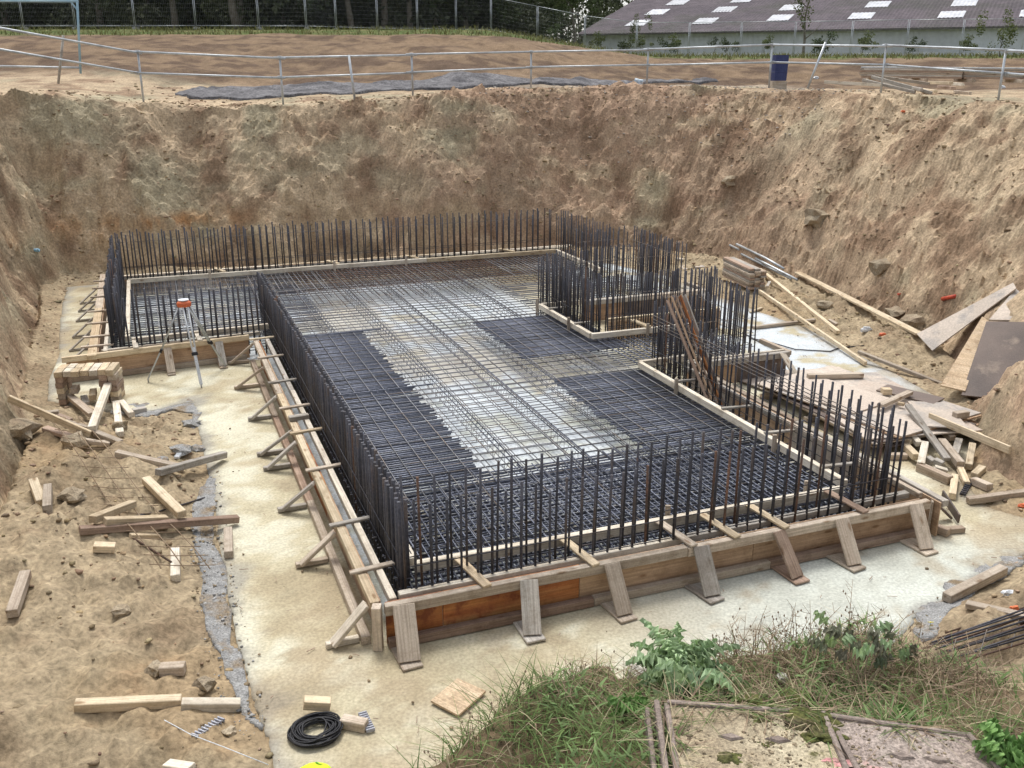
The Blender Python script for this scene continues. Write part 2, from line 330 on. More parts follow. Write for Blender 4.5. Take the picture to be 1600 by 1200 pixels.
def quad_slab(name, c, t, mat, parent=None, **kw):        # a flat board through four corners, t thick
    c = [Vector(p) for p in c]; o = sum(c, Vector())/4; nrm = (c[2]-c[0]).cross(c[3]-c[1]).normalized()
    x = (c[1]-c[0]).normalized(); y = nrm.cross(x); m = Matrix((x, y, nrm)).transposed().to_4x4(); m.translation = o; mi = m.inverted()
    v = [mi @ (p+nrm*s*t/2) for s in (-1, 1) for p in c]
    for q in v[:4]: q.z = -t/2
    for q in v[4:]: q.z = t/2
    return link(name, mk(v, [(3,2,1,0),(4,5,6,7),(0,1,5,4),(1,2,6,5),(2,3,7,6),(3,0,4,7)], mat), m, parent, **kw)
# ------------------------------------------------------------------ ground sheet
def axis(lo, hi, step, outs_lo, outs_hi):
    core = list(np.arange(lo, hi+1e-6, step)); s = step; x = lo; A = []
    while x > outs_lo: s = min(s*1.22, 12); x -= s; A.append(x)
    s = step; x = hi; B = []
    while x < outs_hi: s = min(s*1.22, 12); x += s; B.append(x)
    return np.array(A[::-1]+core+B)
def axis2(core, mid_lo, mid_hi, ms, lo, hi):
    A = list(np.arange(mid_lo, core[0]-ms*.5, ms)); B = list(np.arange(core[-1]+ms, mid_hi, ms)); X_ = A+list(core)+B; s = ms; x = X_[0]; P = []
    while x > lo: s = min(s*1.25, 14); x -= s; P.append(x)
    s = ms; x = X_[-1]; Q_ = []
    while x < hi: s = min(s*1.25, 14); x += s; Q_.append(x)
    return np.array(P[::-1]+X_+Q_)
gx = axis2(np.arange(-11.8, 11.8, .055), -24, 26, .16, -420, 420); gy = axis2(np.arange(1.4, 28.5, .055), 0, 47, .13, -120, 700)
GX, GY = np.meshgrid(gx, gy, indexing='ij'); X = GX.ravel(); Y = GY.ravel()
Z = terrain(X, Y); GRV = LAST['g']
nx, ny = len(gx), len(gy)
idx = np.arange(nx*ny).reshape(nx, ny); F = np.stack([idx[:-1, :-1], idx[1:, :-1], idx[1:, 1:], idx[:-1, 1:]], -1).reshape(-1, 4)
gzx, gzy = np.gradient(Z.reshape(nx, ny), gx, gy); slope = np.hypot(gzx, gzy).ravel()
dst, _, _ = near(X, Y, STA); insd = inpoly(X, Y, STA)
def C(*c): return np.array(c)[None, :]
dry = C(.45,.35,.235); brown = C(.29,.205,.135); clay = C(.33,.30,.205); dark = C(.125,.078,.048); orange = C(.40,.205,.085); pinks = C(.34,.225,.155); olive=C(.27,.22,.12)
def mx(a, b, f): f = np.clip(f, 0, 1)[:, None]; return a*(1-f)+b*f
n1 = fbm(X*.5, Y*.5, Z*.6, 51, 4); n2 = fbm(X*1.7, Y*1.7, Z*1.7, 52, 4); n3 = fbm(X*.8, Y*.8, Z*2.2, 53, 3); n4 = fbm(X*6, Y*6, Z*6, 54, 3)
T = mx(dry+0*X[:, None], brown, sst(n2, -.1, .55)); T = mx(T, clay, sst(n1, .25, .7)*.7)
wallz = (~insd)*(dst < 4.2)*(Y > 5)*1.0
T = mx(T, pinks, wallz*sst(X, -5, -1)*(1-sst(X, 5, 9))*.75*sst(n3,-.8,.4))
T = mx(T, clay, wallz*sst(n3, .15, .6)*.45*(1-sst(Z, 2.8, 3.6))*(1-.6*sst(X,-4,0)))
T = mx(T, dark, wallz*sst(-GRV+.35*n4, .45, .9)*.45); T = mx(T, dark, wallz*sst(n2+.4*n4, .5, 1.0)*.42); T = mx(T, dark, wallz*sst(slope, 3, 6)*.25)  # gouge shade is put into the colour; steep faces and random blotches darken too
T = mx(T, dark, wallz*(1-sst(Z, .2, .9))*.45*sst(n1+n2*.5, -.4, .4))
T = mx(T, orange, wallz*np.exp(-((X+8.3)/1.8)**2)*(Y > 19)*np.exp(-((Z-1.15)/.22)**2)*sst(n2, -.5, .2)*.9)
T = mx(T, C(.37,.305,.195), (insd)*.5); T = mx(T, dark, insd*sst(n4+.5*n2, .35, .9)*.35)
T = mx(T, orange*1.0, insd*sst(n1, .35, .7)*.25)
farm = sst(Y, 28.5, 31); T = mx(T, mx(C(.235,.165,.105)+0*X[:, None], C(.125,.085,.058), sst(n2+.5*n1+.5*n4+.5*vn(X*.9-Y*.7, Y*.25, 0, 97), -.4, .6)), farm)
pale = np.exp(-((Y-31)/2.2)**2)*sst(X, -2, 2)*(1-sst(X, 7.5, 10)); T = mx(T, C(.42,.35,.265), pale*.8)
gr = mx(C(.085,.12,.035)+0*X[:, None], C(.17,.16,.07), sst(n2, -.3, .6))
mLc = 1-sst(X, -2.5, 8)
T = mx(T, gr, sst(Y+n1*1.2, 43.5, 45.5)*1.0)
T = mx(T, C(.045,.05,.02), sst(Y, 59, 63)*mLc)
nb = (Y < 5)*(X > -1.2)*(~insd)*1.0; T = mx(T, C(.16,.12,.07), nb*.8)
T = T*(1+.22*np.clip(n4, -1, 1))[:, None]*(1+.16*wallz)[:, None]
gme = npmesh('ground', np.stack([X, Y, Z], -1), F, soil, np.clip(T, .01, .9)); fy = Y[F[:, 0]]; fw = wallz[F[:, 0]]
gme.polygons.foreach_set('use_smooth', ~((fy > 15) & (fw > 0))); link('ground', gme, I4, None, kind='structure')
# sheets that lie on the ground
def sheet(name, poly, step, zf, mat, tintf=None, skirt=0, kind='structure', rough=0.0):
    P = np.array([(p[0], p[1]) for p in poly])
    Q = []
    for i in range(len(P)):
        a, b = P[i], P[(i+1) % len(P)]; k = max(1, int(np.hypot(*(b-a))/.12))
        for q in range(k): Q.append(a+(b-a)*q/k)
    Q = np.array(Q)
    if rough: Q = Q+rough*np.stack([fbm(Q[:, 0]*2.2, Q[:, 1]*2.2, 0, 61, 4), fbm(Q[:, 0]*2.2, Q[:, 1]*2.2, 3.3, 62, 4)], -1)
    x0, y0 = Q.min(0)-step; x1, y1 = Q.max(0)+step; xs = np.arange(x0, x1+step, step); ys = np.arange(y0, y1+step, step)
    A, B = np.meshgrid(xs, ys, indexing='ij'); x = A.ravel().copy(); y = B.ravel().copy(); ins = inpoly(x, y, Q)
    id_ = np.arange(len(x)).reshape(len(xs), len(ys)); f = np.stack([id_[:-1, :-1], id_[1:, :-1], id_[1:, 1:], id_[:-1, 1:]], -1).reshape(-1, 4)
    f = f[ins[f].sum(1) >= 2]
    used = np.unique(f); out = used[~ins[used]]
    d, i, t = near(x[out], y[out], Q, True); a = Q[i]; b = Q[(i+1) % len(Q)]; pt = a+(b-a)*t[:, None]; x[out] = pt[:, 0]; y[out] = pt[:, 1]
    re = -np.ones(len(x), int); re[used] = np.arange(len(used)); f = re[f]; x = x[used]; y = y[used]
    z = zf(x, y); V = np.stack([x, y, z], -1); tint = tintf(x, y) if tintf else None
    if skirt:
        E = {}
        for q in f:
            for k in range(4):
                e = (q[k], q[(k+1) % 4]); E[e] = 1
        be = [e for e in E if (e[1], e[0]) not in E]
        n0 = len(V); bv = sorted({v for e in be for v in e}); mp = {v: n0+k for k, v in enumerate(bv)}
        V = np.vstack([V, V[bv]-np.array([0, 0, skirt])])
        if tint is not None: tint = np.vstack([tint, tint[bv]*.75])
        f = np.vstack([f, np.array([(e[1], e[0], mp[e[0]], mp[e[1]]) for e in be])])
    return link(name, npmesh(name, V, f, mat, tint), I4, None, kind=kind)
def blind_tint(x, y):
    a, b = toR((x, y)); n1 = fbm(x*.7, y*.7, 0, 71, 5, .6); n2 = fbm(x*2.5, y*2.5, 0, 72, 5, .65); n3 = fbm(x*.35, y*.35, 0, 73, 3)
    t = mx(C(.55,.495,.345)+0*x[:, None], C(.61,.585,.455), sst(n2, -.3, .5)); t = mx(t, C(.43,.36,.235), sst(n1, -.05, .6)*.8)
    t = mx(t, C(.56,.60,.56), sst(a*0+x, .2, 2.5)*(1-sst(y, 8, 9))*.75)
    ins = sst(a, 6.6, 7.2)*(1-sst(a, 20.4, 21))*(b > -1)*(1-sst(b, 6.6, 7.2))*np.where(b < 1.5, a > 15.3, 1)
    white = mx(C(.68,.73,.76)+0*x[:, None], C(.54,.56,.50), sst(n1+.4*n2, .1, .6)); white = mx(white, C(.5,.43,.31), sst(n3+.5*n2, .35, .8)*.6)
    t = mx(t, white, ins)
    r = sst(b, 8.0, 8.6)*sst(a, 9.5, 10.8); t = mx(t, C(.56,.60,.62), r*sst(n2, -.7, .1))
    db, _, _ = near(x, y, BL, True); t = mx(t, C(.34,.33,.30), (1-sst(db+.12*n2, .02, .20))*.7)
    t = mx(t, C(.30,.24,.16), (1-sst(db+.35*n1, -.1, .45))*.45*(b > 7))
    t = mx(t, C(.36,.29,.19), sst(fbm(x*1.3, y*1.3, 0, 75, 5, .65), .35, .75)*.55*(1-.7*ins))
    return np.clip(t*(.94+.10*n2)[:, None], .02, .85)
sheet('concrete_blinding', BLIND, .07, lambda x, y: .006*fbm(x*1.5, y*1.5, 0, 81, 3)-.004, conc, blind_tint, skirt=.12, rough=.012)
TR = [(272,149),(295,141),(350,137),(480,133),(640,128),(830,125),(1000,126),(1120,124),(1120,128),(1010,130),(900,134),(760,137),(640,142),(540,148),(430,153),(330,156),(290,154)]
def onterr(px, py):
    p = hit(px, py); return p
sheet('gravel_track', [onterr(*p) for p in TR], .16, lambda x, y: terrain(x, y)+.06+.03*fbm(x*3, y*3, 0, 9, 3), gravel, skirt=.1, rough=.08)
SPL = [(333,740),(322,720),(316,760),(300,800),(306,850),(312,900),(326,960),(338,1010),(352,1060),(372,1100),(398,1140),(412,1150),(391,1085),(371,1005),(354,932),(344,872),(336,802)]
def spz(x, y): return np.clip(terrain(x, y), -.02, .045)+.016+.014*fbm(x*5, y*5, 0, 91, 4)
sheet('spilled_concrete_strip', [G(*p) for p in SPL], .04, spz, spill, skirt=.06, kind='stuff', rough=.05)
sheet('spilled_concrete_ridge', [G(x, y) for x, y in [(166,634),(220,630),(295,622),(312,640),(306,668),(292,676),(296,645),(250,648),(200,652),(168,648)]], .04, spz, spill, skirt=.06, kind='stuff', rough=.10)
sheet('spilled_concrete_crust', [G(x, y) for x, y in [(1445,950),(1478,915),(1530,885),(1600,858),(1600,885),(1560,905),(1500,945),(1470,985),(1440,1010),(1420,985)]], .05, spz, spill, skirt=.06, kind='stuff', rough=.08)
# ------------------------------------------------------------------ loose clods and stones
def ico(sub, seed, flat=.7):
    bm = bmesh.new(); bmesh.ops.create_icosphere(bm, subdivisions=sub, radius=1); r = random.Random(seed)
    for v in bm.verts: v.co *= r.uniform(.55, 1.25); v.co.z *= flat
    V = np.array([v.co[:] for v in bm.verts]); V = np.sign(V)*np.abs(V)**.8; F = np.array([[v.index for v in f.verts] for f in bm.faces]); bm.free(); return V, F
ICO = [ico(1, k, .5) for k in range(6)]
def scatter(name, pts, sizes, mat, tint=None):
    VV = []; FF = []; TT = []; o = 0
    for k, (p, s) in enumerate(zip(pts, sizes)):
        V, F = ICO[k % 6]; a = random.uniform(0, 6.28); ca, sa = math.cos(a), math.sin(a)
        q = V*s*np.array([random.uniform(.7, 1.3), random.uniform(.7, 1.3), random.uniform(.6, 1.1)]); q = np.stack([q[:, 0]*ca-q[:, 1]*sa, q[:, 0]*sa+q[:, 1]*ca, q[:, 2]], -1)+np.array(p)
        VV.append(q); FF.append(F+o); o += len(V); TT.append(np.repeat(tint[k][None], len(V), 0) if tint is not None else None)
    return link(name, npmesh(name, np.vstack(VV), np.vstack(FF), mat, np.vstack(TT) if tint is not None else None, False), I4, None, kind='stuff')
def cloud(n, x0, x1, y0, y1, fn):
    x = RNG.uniform(x0, x1, n); y = RNG.uniform(y0, y1, n); m = fn(x, y); return x[m], y[m]
def okc(x, y):
    d, _, _ = near(x, y, STA); i = inpoly(x, y, STA); b = inpoly(x, y, BL)
    w = np.where(i, np.where(b, 0, .75), np.where(d < 3.6, .9, .25)); w = w*(.3+.7*(fbm(x*1.1, y*1.1, 0, 33, 3) > 0)); w = np.where((y < 5)&(x>-1), 0, w)
    return RNG.rand(len(x)) < w
cx_, cy2 = cloud(30000, -11.5, 11, 4, 28.5, okc); cz = terrain(cx_, cy2); sz = .007+.028*RNG.rand(len(cx_))**4+.03*(RNG.rand(len(cx_)) > .985)*RNG.rand(len(cx_))*(cy2 > 8)+.0012*cy2*RNG.rand(len(cx_))**1.5
tn = np.clip(np.array([.34,.255,.165])*(.6+.75*RNG.rand(len(cx_), 1))*(1+RNG.uniform(-.08, .08, (len(cx_), 3))), .02, .8)
scatter('loose_soil_clods', np.stack([cx_, cy2, cz+sz*.2], -1), sz, soil, tn)
sx, sy = cloud(900, -1, 9, 24, 29, lambda x, y: (near(x, y, STA)[0] > 1.5) & (~inpoly(x, y, STA)) & (RNG.rand(len(x)) < .8)); szz = .012+.03*RNG.rand(len(sx))
scatter('rubble_chips', np.stack([sx, sy, terrain(sx, sy)+.01], -1), szz, soil, np.clip(np.array([.5,.45,.4])*(.6+.6*RNG.rand(len(sx), 1)), 0, .8)+np.zeros((len(sx), 3)))
def rock(px, py, s, label, m=stone, flat=.7, seed=0, n=2, name='rock', cat='rock'):
    p = hit(px, py); V, F = ico(n, seed, flat); p.z += s*.15
    return link(name, mk([tuple(v*s) for v in V], [tuple(f) for f in F], m), Matrix.Translation(p) @ Matrix.Rotation(seed*1.7, 4, 'Z'), None, label=label, category=cat)
rock(1275,345,.30,'rounded greyish boulder bedded high in the right hand bank', seed=1)
rock(1425,510,.22,'tan boulder at the foot of the bank beside the pale sloping board', seed=2)
rock(1400,490,.20,'flat slab of earth overhanging the tan boulder', flat=.35, seed=3)
rock(1375,420,.22,'olive clay boulder in the middle of the long bank slope', seed=4)
rock(1140,160+125,.18,'pale angular rock near the middle of the bank above the plank stack', seed=5)
rock(1290,478,.16,'flat brown stone just above the loose planks', flat=.4, seed=6)
rock(320,1072,.085,'small tan stone beside the upright cut block near the slab edge', seed=7)
rock(243,1050,.08,'brown stone leaning on the end of a short timber block', seed=8)
rock(358,1146,.05,'small stone near the plastic spacer strip', seed=9)
rock(115,776,.13,'broad flat lump of dry soil beside two upright block offcuts', flat=.4, seed=10)
rock(187,683-15,.10,'dusty stone among the tangled planks', seed=11)
rock(28,676,.24,'big grey clay boulder at the foot of the near side bank', flat=.55, seed=12)
rock(190,955,.08,'long smooth yellow clod lying in the churned soil', flat=.35, seed=13)
rock(118,735-60+20,.16,'grey clod below the plank tangle', seed=14)
for k,(x,y,s,lb) in enumerate([(300,663,.13,'curled flake of grey concrete nearest the tripod by the slab edge'),(283,705,.14,'broken grey concrete flake in the middle of the bare soil'),(255,722-3,.07,'small grey concrete crumb above the crossed timbers'),(308,702,.1,'grey concrete flake touching the slab edge')]):
    rock(x,y,s,lb,spill,.3,20+k,2,'concrete_flake','concrete flake')
def okb(x, y):
    a, b = toR((x, y)); return inpoly(x, y, BL) & ~((a > 6.4) & (a < 21.2) & (b > 1.2) & (b < 7.2)) & ~((a > 15) & (b > -1.2) & (b < 2))
dx_, dy_ = cloud(2600, -9, 9, 3, 21, okb); db_, _, _ = near(dx_, dy_, BL, True); k_ = RNG.rand(len(dx_)) < .22+.8*np.exp(-db_/.35); dx_, dy_ = dx_[k_], dy_[k_]
scatter('mud_crumbs_on_slab', np.stack([dx_, dy_, 0*dx_+.008], -1), .005+.014*RNG.rand(len(dx_))**3, soil, np.clip(np.array([.30,.23,.15])*(.6+.7*RNG.rand(len(dx_), 1)), .02, .8)+np.zeros((len(dx_), 3)))
dx_, dy_ = cloud(700, -6, 7, 3.5, 17, okb); parts = []
for k in range(len(dx_)):
    a_ = random.uniform(0, 6.28); l_ = random.uniform(.02, .09); p_ = Vector((dx_[k], dy_[k], .012)); parts.append(tube_arrays([p_, p_+Vector((math.cos(a_)*l_, math.sin(a_)*l_, random.uniform(0, .01)))], random.uniform(.0015, .004), 4))
v, f_ = join(parts); link('wood_splinters_on_slab', mk(v, f_, wood_red, 'splinters'), I4, None, kind='stuff')
sp_poly = np.array([(G(x_, y_).x, G(x_, y_).y) for x_, y_ in SPL])
gx_, gy_ = cloud(16000, -3.6, -1.2, 4, 11.5, lambda x, y: ((near(x, y, sp_poly, True)[0] < .10) | inpoly(x, y, sp_poly)) & (RNG.rand(len(x)) < .55) & (fbm(x*3, y*3, 0, 17, 3) > -.35)); gz_ = np.maximum(np.clip(terrain(gx_, gy_), -.02, .045)+.018, 0)
gs_ = .004+.016*RNG.rand(len(gx_))**3; gk_ = RNG.rand(len(gx_), 1) < .55
scatter('concrete_crumbs_at_slab_edge', np.stack([gx_, gy_, gz_], -1), gs_, soil, np.clip(np.where(gk_, np.array([[.34,.34,.33]]), np.array([[.33,.26,.17]]))*(.55+.8*RNG.rand(len(gx_), 1)), .02, .8))
# ------------------------------------------------------------------ timber formwork of the raft
def wood_pick(): return random.choice([wood_old, wood_old, wood_grey, wood_new, wood_red])
def run_beam(par, name, a1, b1, a2, b2, z, w, h, mats, piece=3.6):
    p1 = W(a1, b1, z); p2 = W(a2, b2, z); L = (p2-p1).length; k = max(1, round(L/piece)); d = (p2-p1)/k
    for q in range(k):
        j = Vector((random.uniform(-.006, .006), random.uniform(-.006, .006), random.uniform(-.004, .004)))
        beam(name, p1+d*q+j+d.normalized()*.002, p1+d*(q+1)+j-d.normalized()*.002, w, h, mats[q % len(mats)], par)
# --- near side
f = thing('formwork', 'near timber formwork with wide slanting props and orange plywood panel', 'formwork', W(6.6, 4, 0), 'timber formwork around the raft')
run_beam(f, 'top_rail', 6.585, 1.40, 6.585, 6.98, .355, .07, .09, [wood_old, wood_old], 2.8)
run_beam(f, 'sole_plate', 6.575, 1.42, 6.575, 6.95, .042, .07, .08, [wood_red, wood_old], 2.0)
ps = [(1.42, 1.72, ply_brown), (1.72, 2.98, ply_orange), (2.985, 3.95, ply_orange), (3.955, 5.0, ply_tan), (5.005, 6.95, ply_tan)]
ps = [(1.42,1.9,ply_orange),(1.905,3.15,ply_orange),(3.155,4.4,ply_tan),(4.405,4.95,ply_tan),(4.955,6.92,ply_tan)]
for b1, b2, m_ in ps: beam('plywood_panel', W(6.635, b1, .2), W(6.635, b2, .2), .02, .39, m_, f)
run_beam(f, 'inner_rail', 6.73, 1.56, 6.80, 6.92, .375, .075, .06, [wood_white, wood_grey, wood_old], 2.4)
for (bt, bf, m_) in [(1.55,1.52,wood_old),(2.64,2.57,wood_grey),(3.42,3.43,wood_old),(4.32,4.31,wood_grey),(5.16,5.22,wood_red),(5.88,5.87,wood_old),(6.78,6.74,wood_old)]:
    beam('prop', W(6.545, bt, .40), W(6.285, bf, .035), .165+random.uniform(-.02, .02), .024, m_, f)
    beam('foot_board', W(6.56, bf+random.uniform(-.06,.02), .0135), W(6.215, bf+.01, .0135), .17, .022, m_, f)
for i, bb in enumerate((2.22, 3.22, 4.20, 4.66, 5.20, 6.12)):
    beam('spacer', W(6.54, bb+.05, .417), W(7.02, bb-.06, .458), .085, .022, [wood_new, wood_new, wood_old, wood_new, wood_new, wood_red][i], f)
beam('corner_block', W(6.60, 1.34, .0), W(6.60, 1.34, .40), .09, .075, wood_old, f)
# --- left side
f = thing('formwork', 'long side formwork with narrow struts and pale cross pieces beside bare concrete', 'formwork', W(10.8, 1.3, 0), 'timber formwork around the raft')
run_beam(f, 'top_rail', 6.66, 1.335, 15.02, 1.33, .365, .075, .07, [wood_new, wood_new, wood_old, wood_white], 2.6)
run_beam(f, 'sole_plate', 6.68, 1.26, 15.0, 1.255, .042, .075, .08, [wood_old, wood_red], 3)
k = 0
for a0 in np.arange(6.68, 14.9, 1.22):
    beam('plywood_panel', W(a0, 1.385, .2), W(min(a0+1.213, 15.0), 1.385, .2), .018, .385, [ply_tan, ply_tan, ply_orange, ply_tan][k % 4], f); k += 1
run_beam(f, 'inner_rail', 6.66, 1.50, 15.1, 1.515, .365, .06, .075, [wood_white, wood_white, wood_grey], 2.9)
for i, aa in enumerate((15.04, 13.95, 12.7, 11.59, 10.67, 9.51, 8.13, 7.19)):
    beam('spacer', W(aa-.02, 1.24, .414), W(aa+.02, 1.64, .414), .06, .024, [wood_new, wood_old, wood_grey, wood_old][i % 4], f)
beam('spacer', W(11.12, 1.30, .43), W(11.14, 1.54, .43), .09, .055, wood_grey, f)
for i, (aa, af) in enumerate(((15.04,15.12),(13.68,13.83),(12.29,12.39),(10.92,11.08),(10.55,10.61),(9.31,9.43),(8.12,8.16),(6.76,6.74))):
    m_ = [wood_old, wood_old, wood_grey, wood_grey, wood_grey, wood_grey, wood_old, wood_white][i]; bf = [.94,.92,.97,.94,.96,.97,.97,1.0][i]
    beam('prop', W(aa, 1.29, .335), W(af, bf-.01, .035), .092 if i < 7 else .11, .035, m_, f)
    beam('foot_board', W(af+.02, bf-.06, .025), W(af+.03, 1.215, .025), .06, .045, m_, f)
# --- wing front (slightly out of square)
f = thing('formwork', 'short formwork run behind the tripod with brown plywood face', 'formwork', W(15.2, 0, 0), 'timber formwork around the raft')
def wf(b, o=0, z=0): t = (b+1.46)/2.96; return W(15.05+.33*t+o, b, z)
beam('top_rail', wf(-1.5, 0, .365), wf(1.26, 0, .365), .06, .085, wood_new, f); beam('sole_plate', wf(-1.46, 0, .042), wf(1.2, 0, .042), .06, .08, wood_old, f)
beam('plywood_panel', wf(-1.45, .045, .2), wf(0, .045, .2), .018, .385, ply_tan, f); beam('plywood_panel', wf(0.006, .045, .2), wf(1.25, .045, .2), .018, .385, ply_tan, f)
beam('inner_rail', wf(-.95, .16, .375), wf(1.45, .14, .375), .06, .06, wood_white, f)
for bb in (-.45, .5): beam('spacer', wf(bb, -.03, .42), wf(bb-.03, .55, .42), .08, .024, wood_white, f)
for i, bb in enumerate((.0, .78)):
    beam('prop', wf(bb, -.03, .36), wf(bb+.02, -.30, .03), .12, .024, [wood_old, wood_grey][i], f); beam('foot_board', wf(bb, -.04, .0135), wf(bb+.02, -.36, .0135), .12, .022, wood_old, f)
# --- wing left
f = thing('formwork', 'far side formwork near the bank with thin struts reaching out', 'formwork', W(18, -1.05, 0), 'timber formwork around the raft')
run_beam(f, 'top_rail', 15.0, -1.08, 21.4, -1.08, .365, .13, .07, [wood_new, wood_old], 3.2); run_beam(f, 'sole_plate', 15.2, -1.14, 21.4, -1.14, .042, .07, .08, [wood_old], 3.2)
run_beam(f, 'plywood_panel', 15.1, -1.0, 21.4, -1.0, .2, .018, .385, [ply_tan], 1.6); run_beam(f, 'inner_rail', 15.2, -.90, 21.2, -.90, .375, .06, .06, [wood_white], 3)
for i, aa in enumerate((15.5, 16.1, 17.0, 17.9, 19.1, 19.9, 20.6)):
    beam('spacer', W(aa, -1.25, .416), W(aa, -.78, .416), .06, .024, wood_old, f)
    if i > 0: beam('prop', W(aa, -1.13, .33), W(aa-.15, -1.52, .03), .05, .025, wood_grey, f); beam('foot_board', W(aa-.15, -1.55, .02), W(aa-.1, -1.19, .02), .05, .03, wood_grey, f)
# --- far side
f = thing('formwork', 'farthest formwork line behind the back row of bars', 'formwork', W(21, 4, 0), 'timber formwork around the raft')
run_beam(f, 'top_rail', 21.12, -1.0, 21.12, 9.6, .365, .07, .07, [wood_white, wood_new], 3.4); run_beam(f, 'plywood_panel', 21.07, -.98, 21.07, 9.55, .2, .018, .385, [ply_tan], 2.4)
run_beam(f, 'inner_rail', 20.93, -.8, 20.93, 9.4, .375, .05, .06, [wood_white], 3.4)
for bb in (1.2, 3.6, 5.4, 7.7): beam('spacer', W(20.40, bb+.1, .47), W(20.98, bb-.05, .44), .08, .03, wood_new, f)
# --- right side
f = thing('formwork', 'formwork along the far edge beside the stacked plywood with doubled grey rails', 'formwork', W(9, 7, 0), 'timber formwork around the raft')
run_beam(f, 'top_rail', 6.50, 7.13, 11.35, 7.15, .365, .075, .07, [wood_grey, wood_old], 2.4); run_beam(f, 'inner_rail', 6.70, 6.99, 11.3, 7.0, .385, .055, .055, [wood_old, wood_grey], 2.4)
run_beam(f, 'plywood_panel', 6.5, 7.07, 11.35, 7.08, .195, .018, .375, [ply_tan, ply_pale], 1.3); run_beam(f, 'sole_plate', 6.6, 7.13, 11.3, 7.14, .042, .06, .08, [wood_old], 2.4)
beam('corner_board', W(6.56, 7.02, .19), W(6.80, 7.22, .19), .02, .36, wood_old, f)
beam('prop', W(6.9, 7.18, .36), W(6.75, 7.5, .03), .1, .025, ply_brown, f)
beam('foot_board', W(6.55, 7.15, .03), W(6.5, 7.42, .03), .08, .055, wood_old, f)
for (n_, a_, b1, b2, lb) in (('s', 11.42, 7.1, 8.85, 'formwork face of the nearer recess beside the leaning rusty strips'), ('n', 15.5, 7.3, 9.95, 'formwork face of the farther recess behind dense bars')):
    f = thing('formwork', lb, 'formwork', W(a_, b1, 0), 'timber formwork around the raft')
    run_beam(f, 'top_rail', a_-.02, b1, a_-.02, b2, .385, .08, .09, [wood_grey, wood_old], 1.6); run_beam(f, 'plywood_panel', a_+.03, b1, a_+.03, b2, .19, .018, .37, [ply_tan, ply_brown], .9)
    run_beam(f, 'inner_rail', a_+.12, b1, a_+.12, b2, .385, .05, .06, [wood_white], 1.6)
    beam('prop', W(a_-.05, b2-.15, .42), W(a_-.45, b2-.05, .03), .12, .025, wood_white if n_ == 's' else wood_grey, f)
    beam('end_rail', W(a_, b2+.03, .385), W(a_+.75, b2+.03, .385), .07, .07, wood_old, f)
f = thing('formwork', 'low formwork rail in front of the farther recess', 'formwork', W(14.25, 8, 0), 'timber formwork around the raft')
run_beam(f, 'top_rail', 14.2, 7.15, 14.2, 9.4, .385, .06, .07, [wood_new], 1.6); run_beam(f, 'plywood_panel', 14.15, 7.15, 14.15, 9.4, .19, .018, .37, [ply_tan], 1.3)
# --- kickers
def kicker(lb, pts, stakes=()):
    f = thing('kicker_rail', lb, 'timber kicker', W(*pts[0], 0), 'timber kickers inside the bars')
    for (a1, b1), (a2, b2) in zip(pts[:-1], pts[1:]):
        L = math.hypot(a2-a1, b2-b1); t = .034/L; run_beam(f, 'rail', a1, b1, a2-(a2-a1)*t, b2-(b2-b1)*t, .415, .068, .09, [wood_white, wood_white, wood_new], 3.6)
    for a, b in stakes: beam('stake', W(a, b, .1), W(a, b, .55), .03, .05, wood_old, f)
kicker('near kicker rail behind the front row of bars', [(7.07,1.78),(7.03,6.30)], [(7.12,4.3),(7.12,5.9)])
kicker('kicker rail running the long side inside the dense dark bars', [(7.15,1.80),(15.7,1.80)])
kicker('far kicker rail at the back edge of the mat', [(20.38,-.60),(20.38,8.87)], [(20.33,1.0),(20.33,3.6),(20.33,5.2)])
kicker('short kicker rail at the far corner stepping forward', [(20.38,8.87),(17.9,8.87)])
kicker('kicker rail along the wing beside the near bank', [(15.75,-.58),(20.3,-.58)])
kicker('kicker rail behind the tripod row of bars', [(15.62,-.52),(15.78,1.7)])
kicker('pale kicker rail beside the rebar mat leading to the opening', [(7.15,6.42),(11.66,6.42),(11.70,7.3)], [(8.3,6.36),(10.5,6.36)])
kicker('U shaped kicker rail around the isolated block of bars', [(15.46,7.2),(15.46,6.42),(13.27,6.42),(13.27,8.3)], [(14.05,6.36),(13.2,7.4),(15.5,6.38)])
f = thing('kicker_tie', 'loose pieces tying the pale kicker rail across to the formwork', 'timber piece', W(9, 6.5, 0))
for a in (10.6, 9.45, 8.55, 7.5): beam('tie_piece', W(a, 6.40, .475), W(a-.05, 6.78, .475), .05, .025, wood_grey, f)
for a in (13.9, 15.0): beam('tie_piece', W(a, 6.40, .475), W(a, 6.72, .475), .05, .025, wood_grey, f)
beam('tie_piece', W(13.25, 7.45, .475), W(13.75, 7.4, .475), .09, .035, wood_new, f)
